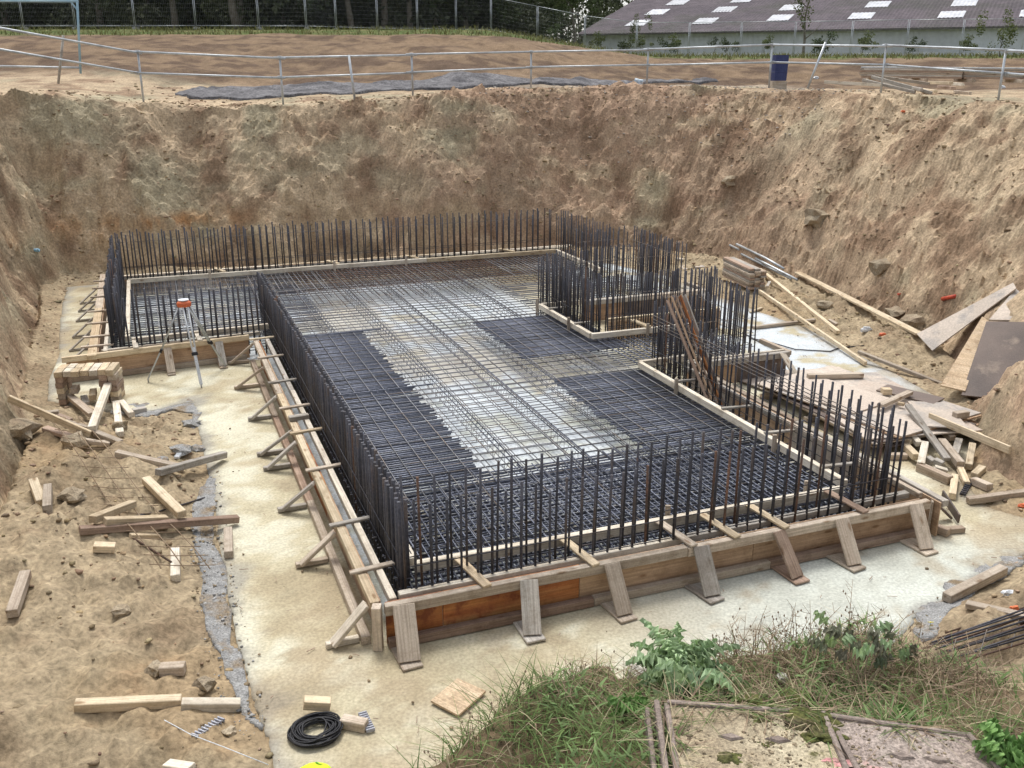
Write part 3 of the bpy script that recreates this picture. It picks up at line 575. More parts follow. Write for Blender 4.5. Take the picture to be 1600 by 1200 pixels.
# ------------------------------------------------------------------ starter bars
def row(lb, a1, b1, a2, b2, gap, step, zt, zs, r=.0095, parn=None, lac=(1.08,), lean=.012, both=True, rust=.04, jz=1):
    t = thing('starter_bar_row', lb, 'rebar', W(a1, b1, 0), 'rows of vertical starter bars')
    L = math.hypot(a2-a1, b2-b1); n = max(2, int(round(L/step))+1); da, db = (a2-a1)/L, (b2-b1)/L; na, nb_ = -db, da
    for i in range(n):
        s = min(i*step, L)
        for side, z in ((0, zt), (1, zs)):
            if side and not both: continue
            ss = s+(step*.37 if side else 0)+random.uniform(-.012, .012); a = a1+da*ss+na*gap*side; b = b1+db*ss+nb_*gap*side
            zz = z+jz*(random.uniform(-.035, .03)+(.0 if random.random() > .06 else random.uniform(-.12, .06)))
            m_ = steel if random.random() > rust else steel_rust
            rod('bar', W(a, b, .03), W(a+random.gauss(0, lean), b+random.gauss(0, lean), zz), r*random.choice((1, 1, 1.15)), m_, t)
            if side == 0 or i % 2 == 0:
                pass
    for z in (.42,.62)+tuple(lac):
        for side in (0, 1):
            if z > .7 and side: continue
            o = gap*side+(.02 if side else -.02); rod('lacing_bar', W(a1+na*o, b1+nb_*o, z), W(a2+na*o, b2+nb_*o, z+random.uniform(-.02, .02)), .005, steel if z < .7 else wire, t)
    return t
row('front row of starter bars nearest the camera with scattered rusty ones', 6.87, 1.66, 6.87, 6.72, .12, .135, 1.36, 1.19, .0115, lac=(), rust=.09)
row('long dense row of dark starter bars along the side formwork', 6.95, 1.64, 16.9, 1.64, .07, .088, 1.12, 1.10, .0165, lac=(), rust=.01, jz=.25, lean=.005)
row('starter bars standing behind the tripod', 15.42, -.62, 15.58, 1.45, .12, .19, 1.26, 1.18, .015, lac=())
row('starter bars at the outer end beside the bank', 15.5, -.80, 20.7, -.80, .12, .12, 1.30, 1.25, .014, lac=(.8,))
row('back row of starter bars in front of the far earth wall', 20.72, -.75, 20.72, 8.9, -.14, .15, 1.38, 1.30, .0135, lac=(1.15,))
row('starter bars at the far corner turning toward the camera', 20.6, 9.08, 18.0, 9.08, .14, .14, 1.36, 1.24, .0105, lac=(1.0,))
row('starter bars in the middle of the far stepped corner', 17.8, 8.2, 17.8, 9.3, .14, .12, 1.36, 1.3, .0105)
row('starter bars on the outer side of the farther recess', 15.7, 9.45, 17.7, 9.45, .14, .13, 1.36, 1.3, .0105)
row('starter bars on the mat side of the isolated block', 15.9, 6.72, 13.6, 6.72, .16, .09, 1.32, 1.25, .0115, lac=(1.0,))
row('starter bars on the camera side of the isolated block', 13.55, 6.85, 13.55, 8.9, -.16, .10, 1.32, 1.28, .0115, lac=(1.0,))
row('starter bars behind the farther recess', 15.85, 6.9, 15.85, 9.3, -.16, .10, 1.36, 1.28, .0105)
row('starter bars beside the pale kicker rail with a lacing band near their tops', 6.9, 6.66, 11.7, 6.66, .16, .15, 1.30, 1.14, .0115, lac=(.98, 1.02, 1.06, 1.1))
row('starter bars running outward behind the leaning rusty strips', 11.78, 6.8, 11.78, 8.5, -.18, .10, 1.34, 1.28, .0105, lac=(.9,))
row('starter bars closing the opening beside the board stack', 11.9, 8.35, 13.2, 8.35, .16, .12, 1.36, 1.28, .0105, lac=(.9,))
# lapped rusty strips leaning among the bars
f = thing('timber_strip_bundle', 'bundle of rusty brown strips leaning among the starter bars', 'timber strips', G(1122,640,.1))
for k in range(5):
    b0 = G(1118+k*4.5, 655-k*3, .1); t0 = at(1043+k*6.5, 468-k*2+random.uniform(-3,3), b0.y+.9-.03*k); beam('strip', b0, t0, .085, .022, [wood_red, ply_tan, wood_red, ply_orange, wood_grey][k], f, roll=.5+.2*k)
tube('loose_wire_loop', [G(1200,600,.5)+Vector((.13*math.cos(q*.55), .05*math.sin(q), .13*math.sin(q*.55))) for q in range(12)], .006, steel, label='loose ring of dark wire hanging on bars beside the recess', category='wire')
# ------------------------------------------------------------------ horizontal mats
def mat_thing(lb, bars, limit=300):
    a0 = bars[0]; t = thing('rebar_mat', lb, 'rebar mat', W(a0[0], a0[1], 0), 'horizontal reinforcement mats'); rest = []
    for k, (a1, b1, a2, b2, z, r, m_) in enumerate(bars):
        j = random.uniform(-.004, .004); p1 = W(a1, b1, z+j); p2 = W(a2, b2, z-j)
        if k < limit: rod('bar', p1, p2, r, m_, t, 5)
        else: rest.append(tube_arrays([p1, p2], r, 5))
    if rest: v, f_ = join(rest); o = link('bar_group', mk(v, f_, bars[-1][6], 'bars', True), I4, t, kind='stuff')
    return t
J = lambda s=.015: random.uniform(-s, s)
ZT, ZB = .335, .07; R1 = .0065
def right_lim(a): return 8.9 if a > 17.9 else (6.9 if (a > 13.2) else (8.2 if a > 11.9 else 6.75))
top = []
for b in np.arange(1.72, 6.6, .2): top.append((6.8, b+J(), 20.8, b+J(), ZT, R1, steel_mat))
for a in np.arange(6.9, 20.8, .2): top.append((a+J(), 1.6, a+J(), right_lim(a), ZT-.013, R1, steel_mat))
for a in np.arange(9.0, 15.25, .058): top.append((a+J(.01), 1.62, a+J(.01), 3.1+J(.05), ZT-.026, .0125, steel_dk))
for a in np.arange(12.85, 15.2, .058): top.append((a+J(.01), 5.05+J(.05), a+J(.01), 6.85, ZT-.026, .0125, steel_dk))
for a in np.arange(8.95, 11.7, .058): top.append((a+J(.01), 5.05+J(.05), a+J(.01), 6.7, ZT-.026, .0125, steel_dk))
for a in (15.15, 12.02): top.append((a, 1.62, a, 3.4, ZT+.012, .012, steel_dk))
mat_thing('upper mesh of crossing bars over the white concrete with dark doubled patches', sorted(top, key=lambda q: q[0]))
bot = []
for b in np.arange(1.8, 6.6, .2): bot.append((6.8, b+J(), 20.8, b+J(), ZB, R1, steel_mat))
for a in np.arange(7.0, 20.8, .2): bot.append((a+J(), 1.6, a+J(), right_lim(a), ZB+.013, R1, steel_mat))
mat_thing('lower mesh of crossing bars just above the white concrete', bot)
lap = []
for b in np.arange(1.75, 6.5, .075): lap.append((6.82, b+J(), 8.7+J(.35), b+J(), ZT+.013, .008, steel_dk))
for a in np.arange(6.95, 9.0, .07): lap.append((a+J(.01), 1.62, a+J(.01), 6.7, ZT-.03, .010, steel_dk))
for a in np.arange(6.95, 9.0, .1): lap.append((a, 1.62, a, 6.7, ZB+.1, .012, steel_dk))
for b in np.arange(1.8, 6.6, .08): lap.append((6.82, b+J(), 9.0+J(.35), b+J(), ZB+.03, .012, steel_dk))
mat_thing('dense lapping bars behind the front row', lap)
lap = []
for b in np.arange(1.75, 8.8, .095): lap.append((18.6+J(.5), b+J(), 20.75, b+J(), ZT+.014, .008, steel_rust if 3.2 < b < 7 else steel_mat))
for b in np.arange(1.8, 8.8, .12): lap.append((18.4+J(.5), b+J(), 20.75, b+J(), ZB+.03, .008, steel_rust))
for a in np.arange(18.6, 20.7, .11): lap.append((a, 1.7, a, 8.8, ZT-.03, .008, steel_rust))
mat_thing('rusty lapping bars by the far kicker rail', lap)
wing = []
for b in np.arange(-.7, 1.7, .2): wing.append((15.5, b+J(), 20.8, b+J(), ZT, R1, steel_mat))
for a in np.arange(15.6, 20.8, .13): wing.append((a+J(), -.85, a+J(), 2.6, ZT-.013, .008, steel_dk if a > 16 and a < 19.5 else steel_mat))
for a in np.arange(15.6, 20.8, .17): wing.append((a+J(), -.85, a+J(), 2.2, ZB, .008, steel_mat))
for b in np.arange(-.75, 1.7, .25): wing.append((15.5, b+J(), 20.8, b+J(), ZB+.013, R1, steel_mat))
mat_thing('mesh inside the projecting wing behind the tripod', wing)
op = []
for b in np.arange(6.5, 8.4, .11): op.append((11.9, b+J(), 13.3, b+J(), ZT+.012, .009, steel_dk))
for a in np.arange(11.95, 13.3, .1): op.append((a, 6.3, a+J(), 8.4, ZT-.03, .009, steel_dk))
for a in np.arange(16.1, 17.9, .15): op.append((a, 6.4, a+J(), 9.3, ZT-.03, .009, steel_dk))
mat_thing('blue black bars passing through the opening beside the pale kicker rail', op)
# continuous chairs between the two layers
for b, lb in ((2.65,'spacer chair line nearest the long dense row'),(3.5,'second spacer chair line across the white patch'),(4.34,'middle spacer chair line of the mat'),(5.12,'spacer chair line touching the dark side patches'),(5.95,'spacer chair line nearest the pale kicker rail')):
    a1, a2 = 8.6, 18.9; pts = [W(a1+k*.1, b+(.022 if k % 2 else -.022), ZT-.03 if k % 2 else ZB+.02) for k in range(int((a2-a1)/.1))]
    t = thing('spacer_chair', lb, 'rebar spacer', W(a1, b, 0), 'spacer chairs under the upper mesh')
    v, f_ = tube_arrays([p-W(a1, b, 0) for p in pts], .003, 4); link('zigzag_wire', mk(v, f_, steel_mat, 'z'), Matrix.Translation(W(a1, b, 0)), t)
    for q in (-.03, .03): rod('bar', W(a1, b+q, ZT-.032), W(a2, b+q, ZT-.032), .008, steel_dk, t); 
    rod('bar', W(a1, b, ZB+.03), W(a2, b, ZB+.03), .006, steel_dk, t)
# ------------------------------------------------------------------ tripod
feet = [G(232,597), G(315,606), G(352,575)]; cc = sum(feet, Vector())/3; hd = Vector((cc.x, cc.y, 1.2))
t = thing('survey_tripod', 'orange headed survey tripod standing on bare concrete', 'tripod', (cc.x, cc.y, 0))
for k, p in enumerate(feet):
    d = (p-hd); top_ = hd+Vector((d.x, d.y, 0)).normalized()*.07+Vector((0, 0, -.05)); sd_ = Vector((-d.y, d.x, 0)).normalized()*.035
    mid = top_.lerp(p, .58); m_ = white_p if k == 1 else galv
    l_ = rod('leg', top_+sd_, mid+sd_*.6, .013, m_, t, 8); rod('rail', top_-sd_, mid-sd_*.6, .013, m_, l_, 8)
    beam('lower_leg', top_.lerp(p, .50), p+Vector((0, 0, .05)), .045, .022, m_, l_); beam('clamp', mid-d*.02, mid+d*.02, .085, .04, black, l_)
    rod('spike', p+Vector((0, 0, .06)), p, .012, galv, l_, 6)
v = []; f_ = []
n = 24
prof = [(.085, -.06), (.10, -.045), (.105, 0), (.085, .02), (.08, .022), (.075, .035), (0, .035)]
for r_, z_ in prof:
    for q in range(n): v.append((r_*math.cos(q*2*pi/n)*(1+.06*math.cos(3*q*2*pi/n)), r_*math.sin(q*2*pi/n)*(1+.06*math.cos(3*q*2*pi/n)), z_))
for i in range(len(prof)-1):
    for q in range(n): f_.append((i*n+q, i*n+(q+1) % n, (i+1)*n+(q+1) % n, (i+1)*n+q))
h_ = link('head', mk(v, f_, orange_p, 'head', True), Matrix.Translation(hd), t)
link('cap', mk([(.078*math.cos(q*2*pi/n), .078*math.sin(q*2*pi/n), z) for z in (0, .012) for q in range(n)], [tuple(range(n, 2*n))]+[(q, (q+1) % n, n+(q+1) % n, n+q) for q in range(n)], white_p), Matrix.Translation(hd+Vector((0, 0, .036))), h_)
rod('screw', hd+Vector((0,0,-.16)), hd+Vector((0,0,-.06)), .014, black, h_)
# ------------------------------------------------------------------ stack of short blocks
bx = G(92, 634); ex = Vector((cy_*.98, sy_*.4, 0)).normalized(); ey = Vector((-ex.y, ex.x, 0)); cH = .083
def block(u, v_, k, l_, w_, rz, m_, lb, grp='short timber blocks in the hollow stack', z=None):
    c = bx+ex*u+ey*v_+Vector((0, 0, (k+.5)*cH if z is None else z)); ang = math.atan2(ey.y, ey.x)+rz
    link('timber_block', boxmesh(l_, w_, cH-.004, m_, .004), Matrix.Translation(c) @ Matrix.Rotation(ang, 4, 'Z'), None, label=lb, category='timber block', group=grp)
mm = [wood_red, wood_old, wood_new, wood_red]
OR_ = ['bottom','second','third','fourth','fifth']
for k in range(5):
    for j in (0, 1): block(.05+J(.01), .1+.2*j, k, .19, .10, J(.05), mm[(k+j) % 4], '%s course block of the hollow stack leg by the bank, %s one' % (OR_[k], ['front', 'back'][j]))
for k in range(5):
    for q in (0, 1): 
        for j in (0, 1): block(.63+.125*q+J(.01), .1+.2*j, k, .19, .11, J(.05), mm[(k+q+j) % 4], '%s course block in the %s leg of the hollow stack by formwork, %s one' % (OR_[k], ['inner', 'outer'][q], ['front', 'back'][j]))
for q in range(7):
    for j in (0, 1): block(.05+.115*q+J(.004), .08+.2*j+J(.01)+.02*(q % 2), 5, .19, .105, J(.06), [wood_new, wood_white, wood_new][q % 3], '%s block from the bank in the %s row capping the hollow stack' % (['first', 'second', 'third', 'fourth', 'fifth', 'sixth', 'seventh'][q], ['front', 'back'][j]))
block(.36, .0, 0, .34, .09, .35, wood_grey, 'long block poking out low from inside the hollow stack', None, .05)
block(.47, .02, 0, .32, .09, .2, wood_new, 'tan block poking out above the grey one inside the stack', None, .14)
block(.22, .1, 0, .2, .1, .1, wood_old, 'block standing in the hollow beside the stack leg', None, .2)
# ------------------------------------------------------------------ loose timbers: two ends, width, height, wood, lift, label
def loose(x1, y1, x2, y2, w, h, m_, lb, lift=0, lift2=None, name='timber', cat='timber', roll=0):
    p1 = hit(x1, y1); p2 = hit(x2, y2); p1.z += h/2+lift; p2.z += h/2+(lift if lift2 is None else lift2)
    return beam(name, p1, p2, w, h, m_, None, roll, .005, label=lb, category=cat)
TL = [
(17,642,143,690,.04,.09,wood_new,'long thin plank from the bank foot across the tangle',.12,.05),
(180,606,146,686,.10,.07,wood_white,'bright pale timber propped steeply against the tangle below the stack',.22,.10),
(109,627,146,658,.10,.06,wood_old,'pinkish board just below the hollow block stack',.06,.06),
(182,633,188,683,.095,.07,wood_white,'whitish timber pointing at the camera on bare soil beside the stack',0,0),
(190,632,206,652,.08,.07,wood_white,'short pale timber splayed beside the whitish one',0,0),
(208,648,229,644,.09,.08,wood_grey,'short grey block at the end of the splayed pair',0,0),
(70,653,93,651,.08,.07,wood_old,'short block between the bank foot and the tangle',.02,.02),
(150,683,190,699,.08,.07,wood_old,'brown timber leaving the lower end of the tangle',.02,.02),
(128,637,146,630,.07,.02,wood_new,'thin sliver of board below the hollow stack',.02,.02),
(131,635,156,646,.06,.03,wood_new,'pale batten crossing beneath the pinkish board',.02,.02),
(120,694,173,699,.07,.05,wood_old,'dusty plank end at the bottom of the tangle',.03,.02),
(99,694,117,697,.07,.05,wood_new,'short pale offcut at the bank end of the tangle',.03,.02),
(103,665,142,676,.06,.05,wood_old,'rough batten half hidden within the tangle',.03,.03),
(86,652,112,662,.07,.05,wood_red,'dark reddish offcut under the long thin plank',.02,.02),
(70,672,125,690,.10,.05,wood_red,'dark plank lying under the long thin plank',.0,.0),
(182,713,287,737,.085,.075,wood_old,'brown timber ending under the crossed grey one',0,.0),
(248,751,352,718,.085,.075,wood_grey,'grey timber crossing onto the concrete edge',.06,.03),
(229,757,287,826,.095,.075,wood_new,'pale knotty timber leaning over the long reddish one',.02,.12),
(146,824,210,800,.085,.07,wood_new,'tan timber propped over the end of the long reddish one',.05,.06),
(165,827,262,823,.085,.07,wood_new,'tan timber lying level against the long reddish one',.05,.05),
(125,834,373,818,.085,.07,wood_red,'longest reddish timber reaching onto the concrete',.0,.02),
(204,840,248,840,.07,.04,wood_new,'thin offcut in front of the long reddish timber',0,0),
(54,763,66,793,.09,.09,wood_new,'pale block of the upright pair on the churned soil',.03,.0),
(76,768,75,803,.08,.09,wood_old,'darker block of the upright pair on the churned soil',.0,.0),
(147,860,181,861,.10,.07,wood_new,'short block alone below the long reddish timber',0,0),
(275,865,275,910,.085,.08,wood_white,'whitish block under the wire mesh',0,0),
(357,834,358,873,.085,.08,wood_old,'short block lying alone on the concrete slab edge',0,0),
(42,906,20,966,.09,.08,wood_old,'knotty timber at the edge of the picture on the soil heap',.02,.0),
(251,1053,290,1051,.09,.08,wood_old,'short brown block beside a leaning stone',0,0),
(118,1110,284,1102,.085,.075,wood_new,'long fresh timber end to end with a paler one',0,0),
(284,1108,376,1108,.085,.075,wood_white,'pale timber end to end with the longer fresh one',0,0),
(261,1198,300,1204,.08,.04,wood_white,'corner of a pale offcut at the bottom edge of the picture',0,0),
(476,1117,517,1112,.085,.075,wood_new,'tan block resting on the black cable coil',.07,.03),
(535,1133,573,1141,.085,.075,wood_old,'tan block beside the black cable coil',0,0),
# heap beyond the right hand corner
(1413,674,1478,733,.085,.045,wood_grey,'long grey board slanting down from the plywood stack over the heap',.34,.10),
(1447,683,1575,722,.03,.095,wood_new,'longest fresh plank lying on edge across the heap',.24,.10),
(1413,709,1430,725,.085,.08,wood_new,'fresh block at the near end of the heap',.06,.05),
(1443,710,1437,737,.085,.08,wood_white,'whitish block standing out at the front of the heap',.10,.04),
(1434,735,1484,757,.09,.10,wood_old,'thick brown timber along the front of the heap',0,0),
(1491,750,1487,781,.075,.08,wood_new,'yellowish block pointing at the camera in front of the heap',0,0),
(1468,708,1499,738,.095,.08,wood_old,'knotty brown timber in the middle of the heap',.12,.06),
(1499,738,1510,760,.07,.06,wood_new,'pale timber end below the knotty one',.02,.0),
(1517,710,1512,738,.08,.08,wood_new,'pinkish block beyond the middle of the heap',.08,.03),
(1496,704,1490,722,.085,.07,wood_grey,'grey block under the longest fresh plank',.10,.06),
(1521,750,1534,738,.085,.07,wood_new,'pale block at the bank side of the heap',.02,.02),
(1520,756,1546,767,.09,.08,wood_old,'low brown block nearest the bank at the heap',0,0),
(1511,787,1625,772,.08,.075,wood_old,'long timber lying on concrete beyond the corner of the formwork',0,0),
(1486,683,1506,680,.09,.09,wood_old,'brown block high on the back of the heap',.25,.25),
(1513,684,1526,698,.09,.07,wood_old,'short timber at the back of the heap beside the soil mound',.12,.08),
(1448,680,1486,701,.09,.07,wood_old,'broad brown timber beneath the longest fresh plank',.18,.10),
(1425,703,1434,710,.08,.07,wood_white,'small pale block tucked against the grey board',.12,.10),
(1389,717,1416,717,.08,.07,wood_old,'short timber between the bars and the heap',.0,.0),
(1410,702,1422,706,.07,.06,wood_new,'little block behind the fresh block of the heap',.1,.1),
(1447,726,1458,731,.085,.08,wood_grey,'dark grey block in the front of the heap',.04,.02),
(1458,730,1472,734,.085,.08,wood_grey,'light grey block in the front of the heap',.04,.02),
(1459,741,1479,743,.08,.06,wood_white,'weathered stub beside the knotty brown timber',.05,.02),
(1508,676,1565,708,.05,.02,wood_new,'thin lath behind the longest fresh plank',.10,.04),
(1477,944,1565,905,.09,.085,wood_old,'stout timber at the lower right on the rubble edge',.02,.06),
(1509,948,1620,972,.08,.05,wood_old,'brown timber passing under the stout one',0,.0),
(1463,831,1482,838,.08,.08,wood_old,'small block wedged at the outer corner of the formwork',0,0),
(1470,789,1497,822,.02,.10,ply_brown,'mossy board leaning out from the outer formwork corner',.08,.03),
# upper right strip
(1186,432,1309,524,.075,.07,wood_new,'upper of two long fresh timbers beside the board stack',.12,.02),
(1186,465,1352,573,.05,.07,wood_new,'lower of two long fresh timbers crossing the white concrete',.10,.02),
(1340,563,1522,626,.07,.05,wood_old,'long batten along the back of the plywood stack',.12,.03),
(1245,437,1436,533,.16,.04,wood_new,'wide plank lying up the foot of the bank',.14,.10),
(1177,514,1273,502,.07,.05,wood_old,'timber lying across the white concrete under the fresh ones',0,0),
(1192,461,1202,449,.06,.04,wood_grey,'short grey prop under the end of the fresh timber',.0,.10),
(1172,489,1190,482,.06,.03,wood_new,'splinter of pale timber beside the white concrete',0,0),
(1295,503,1307,510,.08,.06,wood_old,'stub of timber beneath the end of the fresh timber',0,0),
(1055,405,1068,407,.08,.04,wood_white,'small pale offcut near the foot of the far bank',0,0),
(1152,420,1160,425,.07,.04,wood_new,'sliver beside the board stack at the bank foot',0,0),
]
for q in TL: loose(*q[:6], q[6], q[7], q[8], q[9])
def flat(name, x, y, l_, w_, t_, rz, m_, lb, cat, lift=0, tilt=0):
    p = hit(x, y); link(name, boxmesh(l_, w_, t_, m_, .003), Matrix.Translation(p+Vector((0, 0, t_/2+lift))) @ Matrix.Rotation(rz, 4, 'Z') @ Matrix.Rotation(tilt, 4, 'X'), None, label=lb, category=cat)
c4 = [G(673,1098,.01), G(716,1121,.01), G(759,1083,.01), G(715,1063,.01)]
quad_slab('plywood_square', [p+Vector((0,0,.012)) for p in c4], .018, ply_tan and M('fresh_plywood', [(.56,.43,.29),(.62,.49,.35),(.48,.36,.24)], .8, 3, grain=1, bump=.1), label='loose square of fresh plywood on the pale concrete', category='plywood')
flat('plywood_square', 1063, 419, .55, .45, .02, .6, ply_pale, 'pale plywood piece lying by the far end of the bars', 'plywood')
flat('plywood_square', 1092, 417, .25, .2, .02, .2, ply_pale, 'smaller pale plywood piece near the foot of the far bank', 'plywood')
# board stack
t = thing('board_stack', 'neat stack of weathered boards standing behind the starter bars', 'board stack', hit(1168, 452))
b0 = hit(1190, 452); b0.z = max(b0.z, 0); dr = (at(1152, 408, b0.y+1.25)-at(1190, 452, b0.y)); dr.z = 0; dr.normalize(); sdv = Vector((dr.y, -dr.x, 0))
for k in range(9):
    for j in range(3):
        o = b0-sdv*(.12*j)+Vector((0, 0, .03+.048*k)); o += dr*J(.06)+sdv*J(.01)
        if k == 8 and j == 0: continue
        beam('board', o, o+dr*1.35, .115, .042, [wood_old, wood_grey, wood_red, wood_old][(k+j) % 4], t)
# plywood stack
t = thing('plywood_stack', 'low stack of dusty plywood sheets on timber bearers beside the raft', 'plywood stack', W(9.7, 8.8, 0))
for q in (-1.0, 0, 1.0): beam('bearer', W(9.7+q, 7.9, .035), W(9.7+q, 9.8, .035), .08, .066, wood_old, t)
zz = .07
for k in range(9):
    z_ = zz+.01; r_ = J(.05) if k < 6 else J(.2); cc2 = W(9.65+J(.12), 8.82+J(.1), z_)
    link('sheet', boxmesh(2.44, 1.6, .018, [ply_pale, ply_brown, ply_pale, ply_tan][k % 4] if k < 8 else ply_pale, .002), Matrix.Translation(cc2) @ Matrix.Rotation(YAW+pi/2+r_, 4, 'Z'), t); zz += .0205
ztop = zz
def sheet_on(a, b, l_, w_, rz, z, m_, lb, tilt=0): link('plywood_sheet', boxmesh(l_, w_, .018, m_, .002), Matrix.Translation(W(a, b, z)) @ Matrix.Rotation(YAW+pi/2+rz, 4, 'Z') @ Matrix.Rotation(tilt, 4, 'Y'), None, label=lb, category='plywood sheet', group='loose sheets over the plywood stack')
sheet_on(11.0, 8.6, 1.6, 1.0, .15, .04, ply_pale, 'pale sheet on white concrete beyond the plywood stack')
sheet_on(10.9, 9.45, 1.3, .8, -.1, .02, ply_pale, 'thin pale sheet near the long batten behind the stack')
sheet_on(9.9, 8.5, 1.3, .9, .25, ztop+.012, M('pinkish_plywood', [(.52,.44,.37),(.58,.50,.42),(.44,.37,.31)], .85, 2, bump=.1), 'pinkish sheet turned askew on top of the plywood stack')
sheet_on(8.75, 9.2, .95, .5, -.5, ztop+.012, ply_pale, 'grey dusty offcut sheet at the near corner of the plywood stack')
sheet_on(9.5, 9.45, .8, .35, .4, ztop+.014, ply_brown, 'narrow brown sheet at the outer edge of the plywood stack')
beam('timber', G(1262,588,.3), G(1348,586,.3), .09, .07, wood_old, label='brown timber lying on the far end of the plywood stack', category='timber')
beam('timber', G(1375,634,.33), G(1422,613,.33), .09, .05, wood_old, label='short board lying across the middle of the plywood stack', category='timber')
beam('timber', G(1378,611,.32), G(1392,611,.32), .1, .08, wood_new, label='small cube of timber sitting on the plywood stack', category='timber')
beam('timber', G(1403,630,.31), G(1413,632,.31), .05, .04, wood_new, label='tiny pale offcut on the plywood stack', category='timber')
# big leaning sheets
quad_slab('plywood_sheet', [hit(1432,534)+Vector((0,0,.12)), hit(1456,558)+Vector((0,0,.10)), hit(1586,462)+Vector((0,0,.12)), hit(1580,455)+Vector((0,0,.15))], .02, ply_pale, label='tapering pale sheet half buried on the bank slope', category='plywood sheet')
pb = [G(1503,616,.15), G(1572,635,.10)]; yy = pb[0].y
quad_slab('plywood_sheet', [G(1502,618,.12), at(1610,628,yy-.3), at(1640,506,yy+1.0), at(1541,502,yy+1.25)], .022, ply_brown, label='dark brown film faced sheet leaning on the bank at the picture edge', category='plywood sheet')
quad_slab('plywood_sheet', [at(1468,603,yy+.25), at(1506,614,yy+.08), at(1548,500,yy+1.35), at(1536,496,yy+1.5)], .022, M('fresh_plywood', [], .8), label='pale sheet showing behind the dark brown leaning sheet', category='plywood sheet')
quad_slab('plywood_sheet', [at(1545,500,yy+1.6), at(1640,503,yy+1.2), at(1640,440,yy+2.2), at(1590,450,yy+2.3)], .022, ply_pale, label='dull sheet behind the top of the dark brown leaning sheet', category='plywood sheet')
# tubes, wires and bars lying about
def gtube(name, pts, r, m_, lb, cat, lift=0, n=8):
    P = [hit(x, y)+Vector((0, 0, r+lift)) for x, y in pts]; return tube(name, P, r, m_, None, n, label=lb, category=cat)
gtube('scaffold_tube', [(1140,388),(1190,414),(1245,443)], .028, galv, 'long grey scaffold tube lying at the foot of the bank', 'scaffold tube', .05)
gtube('scaffold_tube', [(1150,391),(1195,413),(1224,430)], .028, galv, 'shorter scaffold tube resting beside the long one', 'scaffold tube', .12)
gtube('scaffold_tube', [(1158,400),(1200,421),(1236,439)], .026, galv, 'lowest scaffold tube of the three near the board stack', 'scaffold tube', .02)
gtube('reinforcing_bar', [(1170,529),(1205,536),(1243,547),(1297,550),(1312,544),(1350,541)], .011, steel, 'bent dark bar lying on the white concrete', 'rebar', n=6)
gtube('reinforcing_bar', [(1160,520),(1195,540),(1230,556)], .009, steel, 'thin straight bar lying on concrete beside the bent one', 'rebar', n=6)
gtube('reinforcing_bar', [(187,813),(250,800),(285,790),(320,779)], .010, steel, 'single dark bar on the soil pointing toward the slab edge', 'rebar', n=6)
gtube('reinforcing_bar', [(208,842),(240,862),(268,880)], .010, steel_rust, 'rusty bar stub below the long reddish timber', 'rebar', n=6)
gtube('string_line', [(258,1135),(300,1158),(350,1177),(420,1205)], .0035, white_p, 'thin pale string line stretched over soil to the bottom edge', 'string', .05, 5)
# wire mesh sheet on the soil
t = thing('wire_mesh_sheet', 'light wire mesh strip sagging over soil and timbers', 'wire mesh', hit(180, 780))
WM_ = wire
A3 = [((76,658),(254,905)), ((101,661),(290,905)), ((123,661),(330,905))]
def onp(l, s): p = hit(l[0][0]+(l[1][0]-l[0][0])*s, l[0][1]+(l[1][1]-l[0][1])*s); p.z += .09+.05*math.sin(s*9); return p
for l in A3: tube('wire', [onp(l, s) for s in np.linspace(0, 1, 9)], .0055, stemm, t, 5)
for s in np.linspace(.12, .98, 17):
    a = onp(A3[0], s); b = onp(A3[2], s); e = (b-a)*.18; tube('wire', [a-e, onp(A3[1], s)-Vector((0,0,.01)), b+e], .0045, stemm, t, 5)
# bundle of bars lower right
t = thing('rebar_bundle', 'bundle of parallel dark bars lying on soil above the grass', 'rebar bundle', hit(1540, 1010))
for k in range(12):
    x1, y1 = 1470+random.uniform(-8, 20)-k*1.5, 1040-k*3.4; p1 = G(x1, y1, .2); p2 = G(1640, y1-48-k*1.2, .3); p1.z = .20+.012*(k % 3); p2.z = .30+.012*(k % 3); rod('bar', p1, p2, .008, steel if k % 3 else steel_rust, t)
for x in (1482, 1530, 1580): p1 = G(x, 1040-(x-1482)*.3, .27); p2 = G(x+12, 998-(x-1482)*.3, .27); rod('cross_wire', p1, p2, .004, wire, t)
t = thing('rebar_bundle', 'few thin rusty bars further from the grass than the dark bundle', 'rebar bundle', hit(1520, 1000))
for k in range(4): x1, y1 = 1440+k*12, 1018-k*8; p1 = hit(x1, y1); p2 = hit(1600, y1-40); p1.z += .03; p2.z += .03; rod('bar', p1, p2, .007, steel_rust, t)
# plastic spacer strips
def strip(x1, y1, x2, y2, lb, m_, lift=.02):
    p1 = hit(x1, y1); p2 = hit(x2, y2); p1.z += lift; p2.z += lift; d = (p2-p1); s = Vector((-d.y, d.x, 0)).normalized()*.02
    t = thing('plastic_spacer_strip', lb, 'plastic spacer', p1); rod('rail', p1+s, p2+s, .005, m_, t); rod('rail', p1-s, p2-s, .005, m_, t)
    for q in np.linspace(.05, .95, 9): c = p1.lerp(p2, q); beam('rung', c-s*1.6, c+s*1.6, .012, .03, m_, t)
strip(303,1155,348,1126,'grey plastic spacer strip on the soil below the end to end timbers', grey_p)
strip(566,1117,580,1146,'narrow plastic spacer strip beside the cable coil', grey_p)
strip(1503,776,1517,752,'short dark spacer strip at the front of the timber heap', steel)
strip(276,718,284,706,'small plastic spacer beside grey concrete flakes', white_p)
